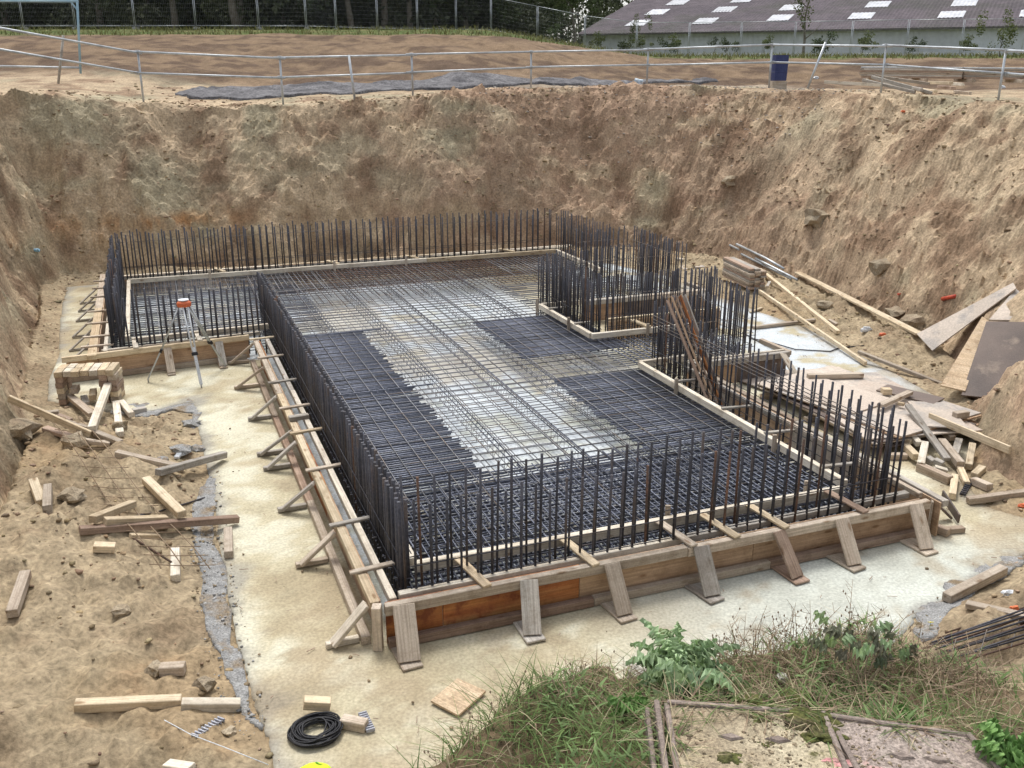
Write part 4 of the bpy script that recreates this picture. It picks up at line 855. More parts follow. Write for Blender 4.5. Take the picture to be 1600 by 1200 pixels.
# cable coil
cc0 = hit(494, 1148); parts = []
for k in range(26):
    R0 = .125+.035*math.sin(k*2.1)+random.uniform(-.012, .012); ox, oy = random.uniform(-.014, .014), random.uniform(-.014, .014); z_ = .012+.006*(k % 9)+random.uniform(0, .01); ph = random.uniform(0, 6)
    parts.append(tube_arrays([((R0+.012*math.sin(2*q+ph))*math.cos(q)*1.12+ox, (R0+.010*math.sin(3*q+ph))*math.sin(q)+oy, z_+.012*math.sin(q+ph)) for q in np.linspace(0, 2*pi, 37)[:-1]], .0065, 5, True))
v, f_ = join(parts); link('cable_coil', mk(v, f_, black, 'coil', True), Matrix.Translation(cc0) @ Matrix.Rotation(.5, 4, 'Z'), None, label='coil of black cable lying on the slab near the bottom edge', category='cable coil')
# hi-vis cap / helmet at bottom edge
hv = G(490, 1226, .25); v = []; f_ = []; n = 28
prof = [(.165,-.02),(.150,.0),(.128,.005),(.122,.04),(.105,.085),(.07,.115),(.03,.128),(0,.131)]
for r_, z_ in prof:
    for q in range(n): a = q*2*pi/n; v.append((r_*math.cos(a)*1.12*(1+.12*(z_ < .01)*max(0, math.cos(a))), r_*math.sin(a)*.92, z_))
for i in range(len(prof)-1):
    for q in range(n): f_.append((i*n+q, i*n+(q+1) % n, (i+1)*n+(q+1) % n, (i+1)*n+q))
t = thing('safety_helmet', 'fluorescent yellow green helmet just inside the bottom edge of the picture', 'helmet', hv)
link('shell', mk(v, f_, hivis, 'shell', True), Matrix.Translation(hv) @ Matrix.Rotation(.4, 4, 'Z'), t)
link('badge', mk([(.03*math.cos(q*.52), .03*math.sin(q*.52), 0) for q in range(12)], [tuple(range(12))], M('green_print', [(.1,.4,.06)], .6, bump=0)), Matrix.Translation(hv+Vector((.035,.06,.112))) @ Matrix.Rotation(-.6,4,'X') @ Matrix.Rotation(.3,4,'Y'), t)
bt = Vector((hv.x, hv.y, 0)); rod('stand_block', Vector((hv.x, hv.y, 0)), hv+Vector((0,0,.02)), .08, wood_old, t, 8)
# bits of litter
def bit(name, x, y, s, m_, lb, cat, seed, flat_=.5):
    p = hit(x, y); V, F = ico(2, seed, flat_); link(name, mk([tuple(v*s*np.array([1, .6, 1])) for v in V], [tuple(f) for f in F], m_), Matrix.Translation(p+Vector((0, 0, s*.3))), None, label=lb, category=cat)
bit('plastic_bag', 997, 131, .17, M('bag_film', [(.5,.62,.70),(.62,.68,.72)], .5, 14, bump=.3), 'crumpled pale blue bag beside the gravel track', 'plastic bag', 3, .8)
bit('plastic_bottle', 56, 393, .08, ltblue, 'small blue plastic piece stuck in the side bank', 'litter', 4)
gtube('painted_tube_piece', [(1472,470),(1492,466)], .035, redp, 'short red tube lying on the bank slope', 'tube', n=8)
bit('plastic_scrap', 1405, 461, 0.044, redp, 'small red scrap left of the red tube on the bank', 'litter', 5)
bit('plastic_scrap', 1378, 525, 0.066, orange_p, 'orange scrap near the sloping wide plank', 'litter', 6)
bit('plastic_scrap', 1353, 517, .10, white_p, 'white scrap at the foot of the bank near the wide plank', 'litter', 7)
bit('plastic_scrap', 1411, 175, 0.05, orange_p, 'orange scrap high on the bank below the timber pile', 'litter', 8)
bit('plastic_scrap', 1275, 123, .12, white_p, 'white scrap on the ground by the inclined tube', 'litter', 9)
bit('plastic_scrap', 1566, 138, .10, white_p, 'white scrap beside the last handrail post', 'litter', 10)
bit('plastic_scrap', 1585, 952, 0.039, orange_p, 'orange scrap beyond the stout timber at the rubble edge', 'litter', 11)
bit('plastic_scrap', 1576, 930, .06, white_p, 'pale blue white scrap beside the stout timber', 'litter', 12)
bit('plastic_scrap', 1597, 792, 0.044, orange_p, 'orange scrap at the picture edge beside the long timber', 'litter', 13)
# ------------------------------------------------------------------ handrail along the far rim
PO = [(-70, 20.0, 30, 104), (98, 24, None, None), (215, 24.5, 80, 152), (437, 25.2, 89, 157), (643, 26.6, 84, 146), (830, 28, 80, 134), (1013, 28.3, 76, 132), (1207, 27, 69, 130), (1385, 24.2, 70, 137), (1572, 20.9, 78, 156), (1700, 18.0, 82, 175)]
t = thing('guard_rail', 'double galvanised tube handrail along the far rim of the pit', 'guard rail', at(643, 146, 26.6))
posts = [(x, Y_, yt, yb) for x, Y_, yt, yb in PO if yt is not None]; prev = None
for i, (x, Y_, yt, yb) in enumerate(posts):
    top_ = at(x, yt-1, Y_); gz = float(terrain(np.array([top_.x]), np.array([top_.y]))[0]); bz = at(x, yb, Y_).z
    rod('post', Vector((top_.x, top_.y, min(gz, bz)-.15)), top_, .026, galv, t, 8)
    tp = at(x, yt+1, Y_); md = at(x, yt+ (yb-yt)*.50-2, Y_)
    for c_ in (tp, md): beam('coupler', c_-Vector((0, .06, 0)), c_+Vector((0, .06, 0)), .08, .08, galv, t)
    if prev:
        for a_, b_ in ((prev[0], tp), (prev[1], md)):
            e = (b_-a_).normalized()*.15; rod('rail', a_-e+Vector((0, -.05, 0)), b_+e+Vector((0, -.05, J(.02))), .026, galv, t, 8)
    prev = (tp, md)
def rake(x1, y1, x2, y2, Y_, m_, lb): rod('raking_tube', at(x1, y1, Y_), at(x2, y2, Y_-.1), .03, m_, None, 8, label=lb, category='scaffold tube')
rake(99, 55, 91, 131, 23.4, wood_grey, 'pale raking stake against the far end of the handrail')
rake(545, 86, 555, 160, 25.3, galv, 'slightly tilted tube propping the handrail by the gravel track')
rake(1290, 66, 1262, 138, 25.4, galv, 'strongly tilted tube leaning on the handrail beside the blue bin')
t = thing('scaffold_gate', 'pale blue scaffold frame standing behind the handrail at the upper corner', 'scaffold frame', at(124, 112, 25.5))
rod('post', at(119, -30, 25.5), at(126, 115, 25.5), .03, blue_tube, t, 8); rod('post', at(-80, -30, 25.5), at(-72, 108, 25.5), .03, blue_tube, t, 8); rod('crossbar', at(-80, 1, 25.5), at(122, 2, 25.5), .03, blue_tube, t, 8); rod('crossbar', at(-74, 102, 25.5), at(126, 106, 25.5), .026, galv, t, 8)
rod('knee_brace', at(110, 2, 25.5), at(121, 16, 25.5), .02, blue_tube, t, 6)
# ------------------------------------------------------------------ blue bin, panel stack and timber pile on the far rim
p0 = at(1216, 125, 27.8); gz = tz(p0.x, p0.y); t = thing('blue_bin', 'dark blue open bin standing behind the handrail', 'bin', (p0.x, p0.y, gz))
zc_ = p0.z-.02; v = []; f_ = []; n = 16
for (r_, z_) in ((.19, 0), (.195, .02), (.20, .22), (.207, .23), (.2, .24), (.205, .46), (.212, .47), (.205, .48), (.21, .66), (.218, .68), (.20, .68), (.19, .1), (0, .1)):
    for q in range(n): a = q*2*pi/n; s_ = 1/max(abs(math.cos(a)), abs(math.sin(a)))**.6; v.append((r_*math.cos(a)*s_, r_*math.sin(a)*s_, z_))
for i in range(12):
    for q in range(n): f_.append((i*n+q, i*n+(q+1) % n, (i+1)*n+(q+1) % n, (i+1)*n+q))
link('drum', mk(v, f_, bluep, 'drum', False), Matrix.Translation((p0.x, p0.y, zc_)) @ Matrix.Rotation(.1, 4, 'Z'), t)
link('foot_plinth', boxmesh(.4, .4, max(.05, zc_-gz+.1), wood_old), Matrix.Translation((p0.x, p0.y, (zc_+gz)/2-.06)), t)
t = thing('board_stack', 'long low stack of scaffold boards and grey sheets behind the handrail', 'board stack', at(1500, 122, 26))
s0 = at(1355, 122, 27.2); s1 = at(1690, 126, 24.5); g0 = min(tz(s0.x, s0.y), tz(s1.x, s1.y))
dS = (s1-s0); 
for q in np.linspace(.05, .95, 5): c = s0.lerp(s1, q); c.z -= .03; beam('bearer', c-Vector((0, .3, 0)), c+Vector((.1, 1.0, 0)), .1, .08, wood_old, t)
for k in range(6):
    for j in range(2):
        o = Vector((0, .25+.32*j, .03+.05*k)); a_ = s0.lerp(s1, .0+.02*random.random())+o; b_ = s0.lerp(s1, .49)+o; c_ = s0.lerp(s1, .5)+o; d_ = s0.lerp(s1, 1.0)+o
        m1 = [wood_red, wood_grey, wood_old, wood_red, wood_grey, galv][k]; beam('board', a_, b_, .3, .04, m1, t); beam('board', c_, d_, .3, .04, m1, t)
PL = [(1288,128,1376,133,.05,wood_white,'longest thin fresh batten at the pit rim'),(1348,125,1430,144,.08,wood_grey,'grey board sliding down the rim pile'),(1362,120,1456,146,.07,wood_grey,'long grey timber on top of the rim pile'),
      (1368,119,1452,131,.10,wood_old,'brown timber at the back of the rim pile'),(1453,129,1486,130,.10,wood_new,'fresh short timber at the end of the rim pile'),(1468,136,1490,138,.12,wood_red,'reddish block low in the rim pile'),
      (1488,131,1505,132,.06,wood_white,'white board end beyond the rim pile'),(1492,144,1516,147,.07,wood_old,'loose timber on soil past the rim pile'),(1378,128,1440,140,.07,wood_grey,'second grey timber within the rim pile'),(1440,140,1462,143,.09,wood_new,'pale stub under the rim pile')]
for k, (x1, y1, x2, y2, w_, m_, lb) in enumerate(PL):
    p1 = at(x1, y1, 24.6+.1*k); p2 = at(x2, y2, 24.0-.25*(k % 3)); p1.z = max(p1.z, tz(p1.x, p1.y)+.04); p2.z = max(p2.z, tz(p2.x, p2.y)+.04); beam('timber', p1, p2, w_, .07, m_, None, label=lb, category='timber', group='timbers in the pile at the pit rim')
# ------------------------------------------------------------------ temporary fence
def fence_panel(x1, Y1, x2, Y2, k):
    p1 = at(x1, 0, Y1); p2 = at(x2, 0, Y2); p1.z = tz(p1.x, p1.y)+.1; p2.z = tz(p2.x, p2.y)+.1; e = (p2-p1).normalized()*.04; p1 += e; p2 -= e; up = Vector((0, 0, 2.0))
    t = thing('fence_panel', FL[k], 'fence panel', p1, 'temporary mesh fence panels along the top of the site')
    rod('upright', p1, p1+up, .021, galv, t, 6); rod('upright', p2, p2+up, .021, galv, t, 6); rod('frame_rail', p1+up, p2+up, .018, galv, t, 6); rod('frame_rail', p1+Vector((0,0,.12)), p2+Vector((0,0,.12)), .018, galv, t, 6)
    parts = [tube_arrays([p1.lerp(p2, s)+Vector((0,0,.12)), p1.lerp(p2, s)+up], .0022, 3) for s in np.linspace(0, 1, 34)[1:-1]]+[tube_arrays([p1+up*s, p2+up*s], .0022, 3) for s in np.linspace(.1, .95, 9)]
    v, f_ = join(parts); link('wire_infill', mk([q-p1 for q in v], f_, galv, 'w'), Matrix.Translation(p1), t)
    link('foot_block', boxmesh(.6, .2, .13, conc_foot, .01), Matrix.Translation(p1+Vector((0, 0, -.02))) @ Matrix.Rotation(pi/2, 4, 'Z'), t)
conc_foot = M('foot_concrete', [(.3,.3,.3),(.38,.38,.37)], .9, bump=.1)
FX = [(-66,56),(30,56),(112,56),(206,56),(302,56),(401,56),(476,56.8),(523,58),(588,59.2),(651,60.4),(712,61.6),(767,62.5),(840,63),(915,63),(997,63),(1080,63),(1162,62.5),(1247,62),(1337,61),(1425,60),(1512,59),(1610,58)]
where = ['at the leftmost edge by the wood','second from the left before the dark wood','third from the left by the scaffold frame','before the darkest trees','before the pale tree trunk','right of the pale tree trunk','narrow one where the fence starts turning away','just past the narrow one','in the middle of the receding run','before the small shrubby trees','near the end of the receding run','last before the gap to the warehouse','before the low trees beside the warehouse','by the small tree with a thin trunk','at the warehouse corner','before the first roof lights','before the third bush of the warehouse','beside the young tall tree','before the tilted tube','above the timber pile','above the long board stack','by the bright green shrub']
FL = ['mesh fence panel '+w for w in where]
for k in range(len(FX)-1): fence_panel(*FX[k], *FX[k+1], k)
# ------------------------------------------------------------------ warehouse
A = Vector((7.0, 99, 5.2)); B = Vector((75, 61.2, 5.2)); dA = (B-A).normalized(); nA = Vector((-dA.y, dA.x, 0)); HW = 2.7; rp = math.tan(math.radians(15)); LR = 24
t = thing('warehouse', 'long low warehouse with dark fibre cement roof and pale metal walls', 'warehouse', A)
def wallmesh(p, q, h, m_, nm):
    L = (q-p).length; d = (q-p).normalized(); nn = Vector((-d.y, d.x, 0)); v = []; f_ = []; n = int(L/.25)
    for i in range(n+1):
        o = p+d*(L*i/n)+nn*(.02 if i % 2 else -.02)-p; v += [o, o+Vector((0, 0, h))]
    for i in range(n): f_.append((2*i, 2*i+2, 2*i+3, 2*i+1))
    return link(nm, mk(v, f_, m_), Matrix.Translation(p), t)
wallmesh(A-Vector((0,0,.6)), B-Vector((0,0,.6)), HW+.6, clad, 'front_wall'); wallmesh(A+nA*2*LR-Vector((0,0,.6)), A-Vector((0,0,.6)), HW+.6, clad, 'end_wall')
gab = [A+Vector((0,0,HW)), A+nA*2*LR+Vector((0,0,HW)), A+nA*LR+Vector((0,0,HW+LR*rp))]; link('gable', mk([g-A for g in gab], [(0,1,2)], clad), Matrix.Translation(A), t)
def roofpt(s, u, o=0): return A+dA*s+nA*(u-.6)+Vector((0, 0, HW+(u-.6)*rp+o))
Lw = (B-A).length; v = []; f_ = []; n = int(Lw/.16)
for i in range(n+1):
    o = .045 if i % 2 else 0
    for u in (0, 8.2, 8.2, 16.5, 16.5, LR+.6): v.append(roofpt(-.4+(Lw+.4)*i/n, u, o+(.05 if u in (8.2, 16.5) and len(v) % 2 else 0))-A)
for i in range(n):
    for q in range(5): f_.append((i*6+q, (i+1)*6+q, (i+1)*6+q+1, i*6+q+1))
rf = link('roof', mk(v, f_, roofm, 'roof'), Matrix.Translation(A), t)
link('roof', mk([roofpt(-.4, LR+.6)-A, roofpt(Lw, LR+.6)-A, A+dA*Lw+nA*(2*LR+.6)+Vector((0,0,HW-.6*rp))-A, A-dA*.4+nA*(2*LR+.6)+Vector((0,0,HW-.6*rp))-A], [(0,1,2,3)], roofm), Matrix.Translation(A), t)
beam('gutter', roofpt(0, -.06)+Vector((0,0,-.05)), roofpt(Lw, -.06)+Vector((0,0,-.05)), .12, .12, M('gutter', [(.1,.09,.09)], .7, bump=0), t)
def roof_at(px, py):
    d = ray(px, py); nn = dA.cross(nA+Vector((0, 0, rp))).normalized(); p0_ = roofpt(0, 0); tt = (p0_-Vector((0, 0, CAM_H))).dot(nn)/d.dot(nn); p = Vector((0, 0, CAM_H))+d*tt; q = p-A
    return q.dot(dA), q.dot(nA)+.6
for (x, y) in [(997,37),(1102,34),(1219,29),(1346,26),(1487,24),(1615,22),(1027,20),(1132,16),(1237,13),(1372,8),(1507,6),(1059,5),(1160,1),(1045,-3),(1280,-8)]:
    s, u = roof_at(x, y); w_ = 1.0; h_ = 1.15; vv = []; ff = []; n = 13
    for i in range(n):
        o = .075+(.035 if i % 2 else 0); vv += [roofpt(s-w_+2*w_*i/(n-1), u-h_, o)-A, roofpt(s-w_+2*w_*i/(n-1), u+h_, o)-A]
    for i in range(n-1): ff.append((2*i, 2*i+2, 2*i+3, 2*i+1))
    link('roof_light', mk(vv, ff, skyl), Matrix.Translation(A), rf)
# ------------------------------------------------------------------ trees and bushes
def crown_mesh(n, rx, rz, leaf, m_, seed, gaps=.5, blobs=14):
    r = np.random.RandomState(seed); c = r.normal(0, .55, (blobs, 3)); c[:, 2] *= .8; s = r.uniform(.25, .5, blobs)
    k = r.randint(0, blobs, n); d = r.normal(0, 1, (n, 3)); d /= np.linalg.norm(d, axis=1)[:, None]; rad = s[k]*(r.rand(n)**.35)
    P = (c[k]+d*rad[:, None])*np.array([rx, rx, rz]); a = r.normal(0, 1, (n, 3)); a /= np.linalg.norm(a, axis=1)[:, None]; b = np.cross(a, r.normal(0, 1, (n, 3))); b /= np.linalg.norm(b, axis=1)[:, None]
    L = leaf*r.uniform(.6, 1.4, (n, 1)); V = np.stack([P-a*L, P-b*L*.5, P+a*L, P+b*L*.5], 1).reshape(-1, 3); return npmesh('crown', V, np.arange(4*n).reshape(n, 4), m_, None, False)
def trunk_mesh(h, r0, seed, limbs=5):
    r = random.Random(seed); pts = [Vector((.04*h*math.sin(q*1.3+seed)*q/6, .03*h*math.sin(q+seed), h*q/6)) for q in range(7)]; parts = [tube_arrays(pts, [r0*(1-.11*q) for q in range(7)], 8)]
    for k in range(limbs):
        b = pts[2+k % 4]; a = r.uniform(0, 6.28); l_ = h*r.uniform(.3, .5); e = b+Vector((math.cos(a)*l_*.7, math.sin(a)*l_*.7, l_*.7)); parts.append(tube_arrays([b, b.lerp(e, .5)+Vector((0, 0, -.05*l_)), e], [r0*.4, r0*.25, r0*.1], 5))
    v, f_ = join(parts); return mk(v, f_, bark, 'trunk', True)
CR = {'dark': [crown_mesh(4200, 4.4, 4.6, .20, leafA, k) for k in range(3)], 'mid': [crown_mesh(4200, 3.4, 3.6, .16, leafC, 10+k) for k in range(2)], 'light': [crown_mesh(900, 1.1, 1.9, .09, leafB, 20, blobs=10)], 'bush': [crown_mesh(500, .8, .7, .07, leafC, 30, blobs=7), crown_mesh(500, .8, .7, .07, leafB, 31, blobs=7)], 'lowd': [crown_mesh(2600, 3.0, 1.5, .17, leafA, 40)]}
TM = [trunk_mesh(6, .22, k) for k in range(3)]; TS = trunk_mesh(2.2, .06, 9, 4); TB = trunk_mesh(.8, .03, 8, 4)
def tree(px, Y_, kind, v_, tm, zc, sc, lb, name='tree', cat='tree', grp='trees beyond the fence', tsc=1, wide=1):
    p = at(px, 60, Y_); p.z = tz(p.x, p.y)-.1; t = thing(name, lb, cat, p, grp)
    link('trunk', tm, Matrix.Translation(p) @ Matrix.Diagonal((tsc, tsc, tsc, 1)) @ Matrix.Rotation(random.uniform(0, 6), 4, 'Z'), t)
    link('crown', CR[kind][v_], Matrix.Translation(p+Vector((0, 0, zc))) @ Matrix.Rotation(random.uniform(0, 6), 4, 'Z') @ Matrix.Diagonal((sc*wide, sc*wide, sc, 1)), t)
places = ['at the far left edge','behind the scaffold frame','behind the second fence post','over the handrail corner','with a gap of light below','behind the pale trunk','left of the picture middle','where the fence starts to turn','behind the receding fence','behind the last receding panels','near the low shrubby trees','closing the wood toward the warehouse']
for i, x in enumerate((-60, 10, 85, 160, 235, 300, 375, 440, 520, 600, 680, 745)):
    tree(x, 66+(i % 3)*3.5, 'dark', i % 3, TM[i % 3], 5.0, 1.0, 'dark spreading tree '+places[i], tsc=1.1)
for i, x in enumerate((-30, 60, 130, 200, 270, 340, 410, 480, 550, 620, 690, 750)):
    tree(x, 72+(i % 2)*4, 'lowd', 0, TB, 1.6, 1.25, 'dark undergrowth bush '+places[i], 'bush', 'bush', 'undergrowth bushes below the dark trees', tsc=1.5)
for i, x in enumerate((-90, 0, 100, 190, 290, 380, 470, 560, 630, 700, 760, 810)):
    tree(x, 82+(i % 2)*5, 'dark', (i+1) % 3, TM[(i+1) % 3], 3.6, 1.35, 'tall dark background tree '+places[i], grp='background trees of the wood', tsc=1.2)
tree(373, 61, 'dark', 0, TM[0], 7.5, .9, 'tree with a bare pale trunk just behind the fence', tsc=1.3); tree(276, 62, 'dark', 1, TM[1], 7.5, .9, 'tree with a dark bare trunk left of the pale trunk')
tree(548, 64, 'mid', 0, TM[2], 5.5, 1.0, 'mid green tree behind the fence turning'); tree(640, 66, 'mid', 1, TM[1], 5, .95, 'mid green tree above the receding panels'); tree(730, 70, 'mid', 0, TM[0], 4.6, .9, 'mid green tree left of the gap')
tree(820, 84, 'mid', 1, TM[2], 4.0, .9, 'loose green tree near the end of the wood'); tree(850, 100, 'mid', 0, TM[1], 4.5, .9, 'soft green tree beside the warehouse gable'); tree(905, 132, 'dark', 1, TM[0], 4, 1.3, 'hazy tree behind the warehouse gable', tsc=1.2)
tree(960, 150, 'dark', 2, TM[0], 5, 1.7, 'farthest tree above the warehouse roof edge', tsc=1.2); tree(850, 140, 'dark', 0, TM[0], 5, 1.6, 'far tree between the wood and the gable tree', tsc=1.2)
tree(896, 70, 'mid', 1, TM[0], 4.6, .55, 'small round tree with a thin trunk before the gable', tsc=.6)
tree(1257, 64, 'light', 0, TS, 4.6, 1.1, 'young yellow green tree in front of the warehouse', tsc=1.7); tree(995, 66, 'light', 0, TS, 1.9, .55, 'little yellow green sapling at the warehouse corner', tsc=.7)
tree(1566, 52, 'light', 0, TS, 1.2, .7, 'bright green sapling near the right edge', tsc=.5)
bl = [(862,'by the small round tree'),(938,'left of the warehouse corner'),(976,'second by the warehouse corner'),(1002,'under the little sapling'),(1040,'paired beside the long roof lights'),(1060,'rounder one of the pair'),(1135,'below the third roof light'),(1196,'behind the blue bin'),(1283,'behind the tilted tube'),(1350,'between tilted tube and corner post'),(1437,'above the board stack'),(1508,'twiggy and near the right edge'),(1118,'tiny and left of the third roof light')]
for i, (x, lb) in enumerate(bl): tree(x, 64+(i % 3)*2, 'bush', i % 2, TB, .9+.2*(i % 2), .75+.28*((i*7) % 3)/2+(.4 if x in (1283, 1350) else 0), 'green bush before the warehouse wall '+lb, 'bush', 'bush', 'bushes before the warehouse wall')
sx, sy = cloud(9000, -32, 48, 43.6, 64, lambda x, y: x > -40); 
bl_v = []; 
def blades(name, x, y, z, h, w, cols, lean, curl=.5):
    n = len(x); a = RNG.rand(n)*2*pi; dx, dy = np.cos(a), np.sin(a); px_, py_ = -dy, dx; V = np.zeros((n, 8, 3)); 
    for k, (s, ww) in enumerate(((0, 1), (.4, .85), (.75, .5), (1, .12))):
        off = lean*(s**1.6)*h*(1+curl*s); zz_ = h*s*(1-curl*.35*s*lean/(np.abs(lean)+.3)); cx = x+dx*off; cyy = y+dy*off
        for q, sg in ((0, -1), (1, 1)): V[:, 2*k+q, 0] = cx+px_*w*ww*sg; V[:, 2*k+q, 1] = cyy+py_*w*ww*sg; V[:, 2*k+q, 2] = z+zz_
    b = (np.arange(n)*8)[:, None]; F = np.concatenate([b+np.array([0, 1, 3, 2]), b+np.array([2, 3, 5, 4]), b+np.array([4, 5, 7, 6])]); T_ = np.repeat(cols[:, None, :], 8, 1).reshape(-1, 3)
    return link(name, npmesh(name, V.reshape(-1, 3), F, grassm, T_, False), I4, None, kind='stuff')
gcol = np.array([.11,.125,.05])*(.6+.8*RNG.rand(len(sx), 1))+np.array([.03,.01,0])*RNG.rand(len(sx), 1)
blades('rough_far_grass', sx, sy, terrain(sx, sy), .10+.22*RNG.rand(len(sx)), .022+.0*sx, gcol, .4+.3*RNG.rand(len(sx)))
# ------------------------------------------------------------------ near bank: covers, grass, plants
ZC = 2.885
def cover(c4, m_, lb, nm):
    c4 = [Vector((p.x, p.y, ZC)) for p in c4]; o = sum(c4, Vector())/4; t = thing('chamber_cover', lb, 'chamber cover', o-Vector((0, 0, .08)), None)
    ins_ = [o+(p-o)*.972 for p in c4]; quad_slab('infill', [p-Vector((0,0,.030)) for p in ins_], .05, m_, t)
    for k in range(4): beam('rim', c4[k]-Vector((0,0,.025)), c4[(k+1) % 4]-Vector((0,0,.032)), .015, .062, iron, t, bev=.006)
    e1 = ins_[1]-ins_[0]; e2 = ins_[3]-ins_[0]; 
    for i in range(4):
        for j in range(4):
            u = (i+.5+(.3 if j % 2 else -.2))/3.6; w_ = (j+.7)/3.6
            if i > 2 or j > 2: continue
            if (i*3+j*5) % 7 == 0: continue
            c = ins_[0]+e1*u+e2*w_+Vector((0, 0, -.004)); v = [(-.034,0,0),(0,-.014,0),(.034,0,0),(0,.014,0),(-.026,0,.005),(0,-.010,.006),(.026,0,.005),(0,.010,.006)]
            link('lug', mk(v, [(4,5,6,7),(0,1,5,4),(1,2,6,5),(2,3,7,6),(3,0,4,7)], iron), Matrix.Translation(c+Vector((J(.01),J(.01),0))) @ Matrix.Rotation(-.25 if nm else -.15, 4, 'Z'), t)
    return t, ins_
q = [G(1042,1097,ZC), G(1286,1112,ZC)]
c1 = [q[0], q[1], q[1]+Vector((-.03,-.62,0)), q[0]+Vector((-.035,-.60,0))]
cover(c1, sandfill, 'sandy rusty edged chamber cover with moss tufts in the foreground', 0)
q2 = [G(1296,1118,ZC), G(1512,1146,ZC)]
t2, i2 = cover([q2[0], q2[1], q2[1]+Vector((.07,-.55,0)), q2[0]+Vector((.02,-.60,0))], greyfill, 'pinkish grey chamber cover with paint marks in the foreground', 1)
for k, (x, y, s) in enumerate(((1240,1196,.028),(1322,1190,.03),(1352,1199,.026),(1300,1185,.016))):
    p = G(x, y, ZC+.0); pts = [(s*(1+.35*math.sin(3*q*.4+k))*math.cos(q*.4)*1.5, s*(1+.3*math.cos(2*q*.4))*math.sin(q*.4)*.6, 0) for q in range(16)]
    link('paint_mark', mk(pts, [tuple(range(16))], pink), Matrix.Translation((p.x, p.y, ZC-.0055+.0006*k)), t2)
# frame of the chambers and a brick edge
t = thing('chamber_surround', 'rusty frame edge beside the sandy chamber cover', 'chamber surround', c1[0]-Vector((.03, 0, .1)))
beam('edge', c1[0]+Vector((-.028, 0, -.03)), c1[3]+Vector((-.028, 0, -.03)), .014, .08, iron, t); beam('edge', c1[0]+Vector((-.052, 0, -.045)), c1[3]+Vector((-.052, 0, -.045)), .012, .06, iron, t)
# moss cushions
def cushion(x, y, s, n, lb=None, z=ZC-.01):
    p = G(x, y, z); V, F = ico(4, n, .35); r_ = np.random.RandomState(n); V = V/np.linalg.norm(V/np.array([1,1,.35]), axis=1)[:, None]; V = V*s*(1+.35*fbm(V[:, 0]*3+n, V[:, 1]*3, V[:, 2]*3, n, 4)+.22*r_.rand(len(V)))[:, None]; V[:, 0] *= 1.5
    link('moss_cushion', mk([tuple(v) for v in V], [tuple(f) for f in F], moss, 'm', True), Matrix.Translation(p), None, label=lb, category='moss')
    return p
MC = [(1262,1128,.045,1,'largest moss cushion between the two chamber covers'),(1285,1150,.035,2,'lower moss cushion between the two chamber covers'),(1188,1125,.022,3,'moss tuft near the top of the sandy cover'),(1107,1130,.014,4,'tiny moss tuft in the middle of the sandy cover'),(1140,1186,.022,5,'moss tuft at the bottom of the sandy cover'),(1196,1165,.016,6,'moss tuft near the middle edge of the sandy cover'),(1180,1098,.03,7,'moss cushion at the back rim of the sandy cover'),(1245,1090,.03,8,'moss cushion under the dry stalks behind the covers')]
mp_ = [cushion(*q) for q in MC]
# grass field
def edge_ok(x, y):
    i = inpoly(x, y, STA); inA = inpoly(x, y, np.array([(p.x, p.y) for p in c1])); inB = inpoly(x, y, np.array([(p.x, p.y) for p in [q2[0], q2[1], q2[1]+Vector((.07,-.55,0)), q2[0]+Vector((.02,-.60,0))]]))
    return (~i) & (~inA) & (~inB)
def gf(n, x0, x1, y0, y1, dens): return cloud(n, x0, x1, y0, y1, lambda x, y: edge_ok(x, y) & (RNG.rand(len(x)) < dens(x, y)))
green = np.array([.17,.24,.085]); straw = np.array([.44,.37,.24]); deadc = np.array([.25,.18,.125]); dkg = np.array([.085,.13,.04])
def colmix(x, y, gw):
    n = len(x); r_ = RNG.rand(n, 1); s_ = RNG.rand(n, 1); c = np.where(r_ < gw[:, None], green*(1-s_)+dkg*s_, np.where(s_ < .5, straw, deadc)); return np.clip(c*(.65+.7*RNG.rand(n, 1)), .01, .8)
def vis(x, y):            # thick along the rim crest, thinner behind
    d, _, _ = near(x, y, STA); return np.clip(1.25-.3*d, .15, 1)*np.clip(.75+.6*fbm(x*3.5, y*3.5, 0, 66, 2), .12, 1)
x, y = gf(52000, -.75, 3.0, 1.55, 3.6, vis); d, _, _ = near(x, y, STA); keep = d > .34; x, y = x[keep], y[keep]
gw = .50+.35*fbm(x*2.2, y*2.2, 0, 67, 2); gw = np.where((x < .35)&(y < 2.45), gw+.2, gw-.08)
blades('short_tangled_grass', x, y, terrain(x, y)-.004, (.02+.05*RNG.rand(len(x)))*(1+.5*fbm(x*3, y*3, 0, 68, 2)), .0011+.0012*RNG.rand(len(x)), colmix(x, y, gw), .5+.9*RNG.rand(len(x)), .8)
x, y = gf(1100, -.2, 2.6, 1.7, 3.3, lambda x, y: np.clip(.5+.9*fbm(x*2.6, y*2.6, 0, 69, 2), 0, 1)); 
blades('long_grass_tufts', x, y, terrain(x, y), .05+.10*RNG.rand(len(x)), .0012+.001*RNG.rand(len(x)), colmix(x, y, .45+0*x), .25+.6*RNG.rand(len(x)), .9)
x, y = gf(7000, .1, 2.6, 1.9, 3.3, lambda x, y: np.clip(.3+fbm(x*3.1, y*3.1, 0, 70, 2), 0, 1)); n_ = len(x)
blades('small_weed_leaves', x, y, terrain(x, y)+.01+.03*RNG.rand(n_), .012+.018*RNG.rand(n_), .003+.0035*RNG.rand(n_), np.clip(np.array([.17,.25,.10])*(.6+.9*RNG.rand(n_, 1)), 0, 1), .8+.9*RNG.rand(n_), .4)
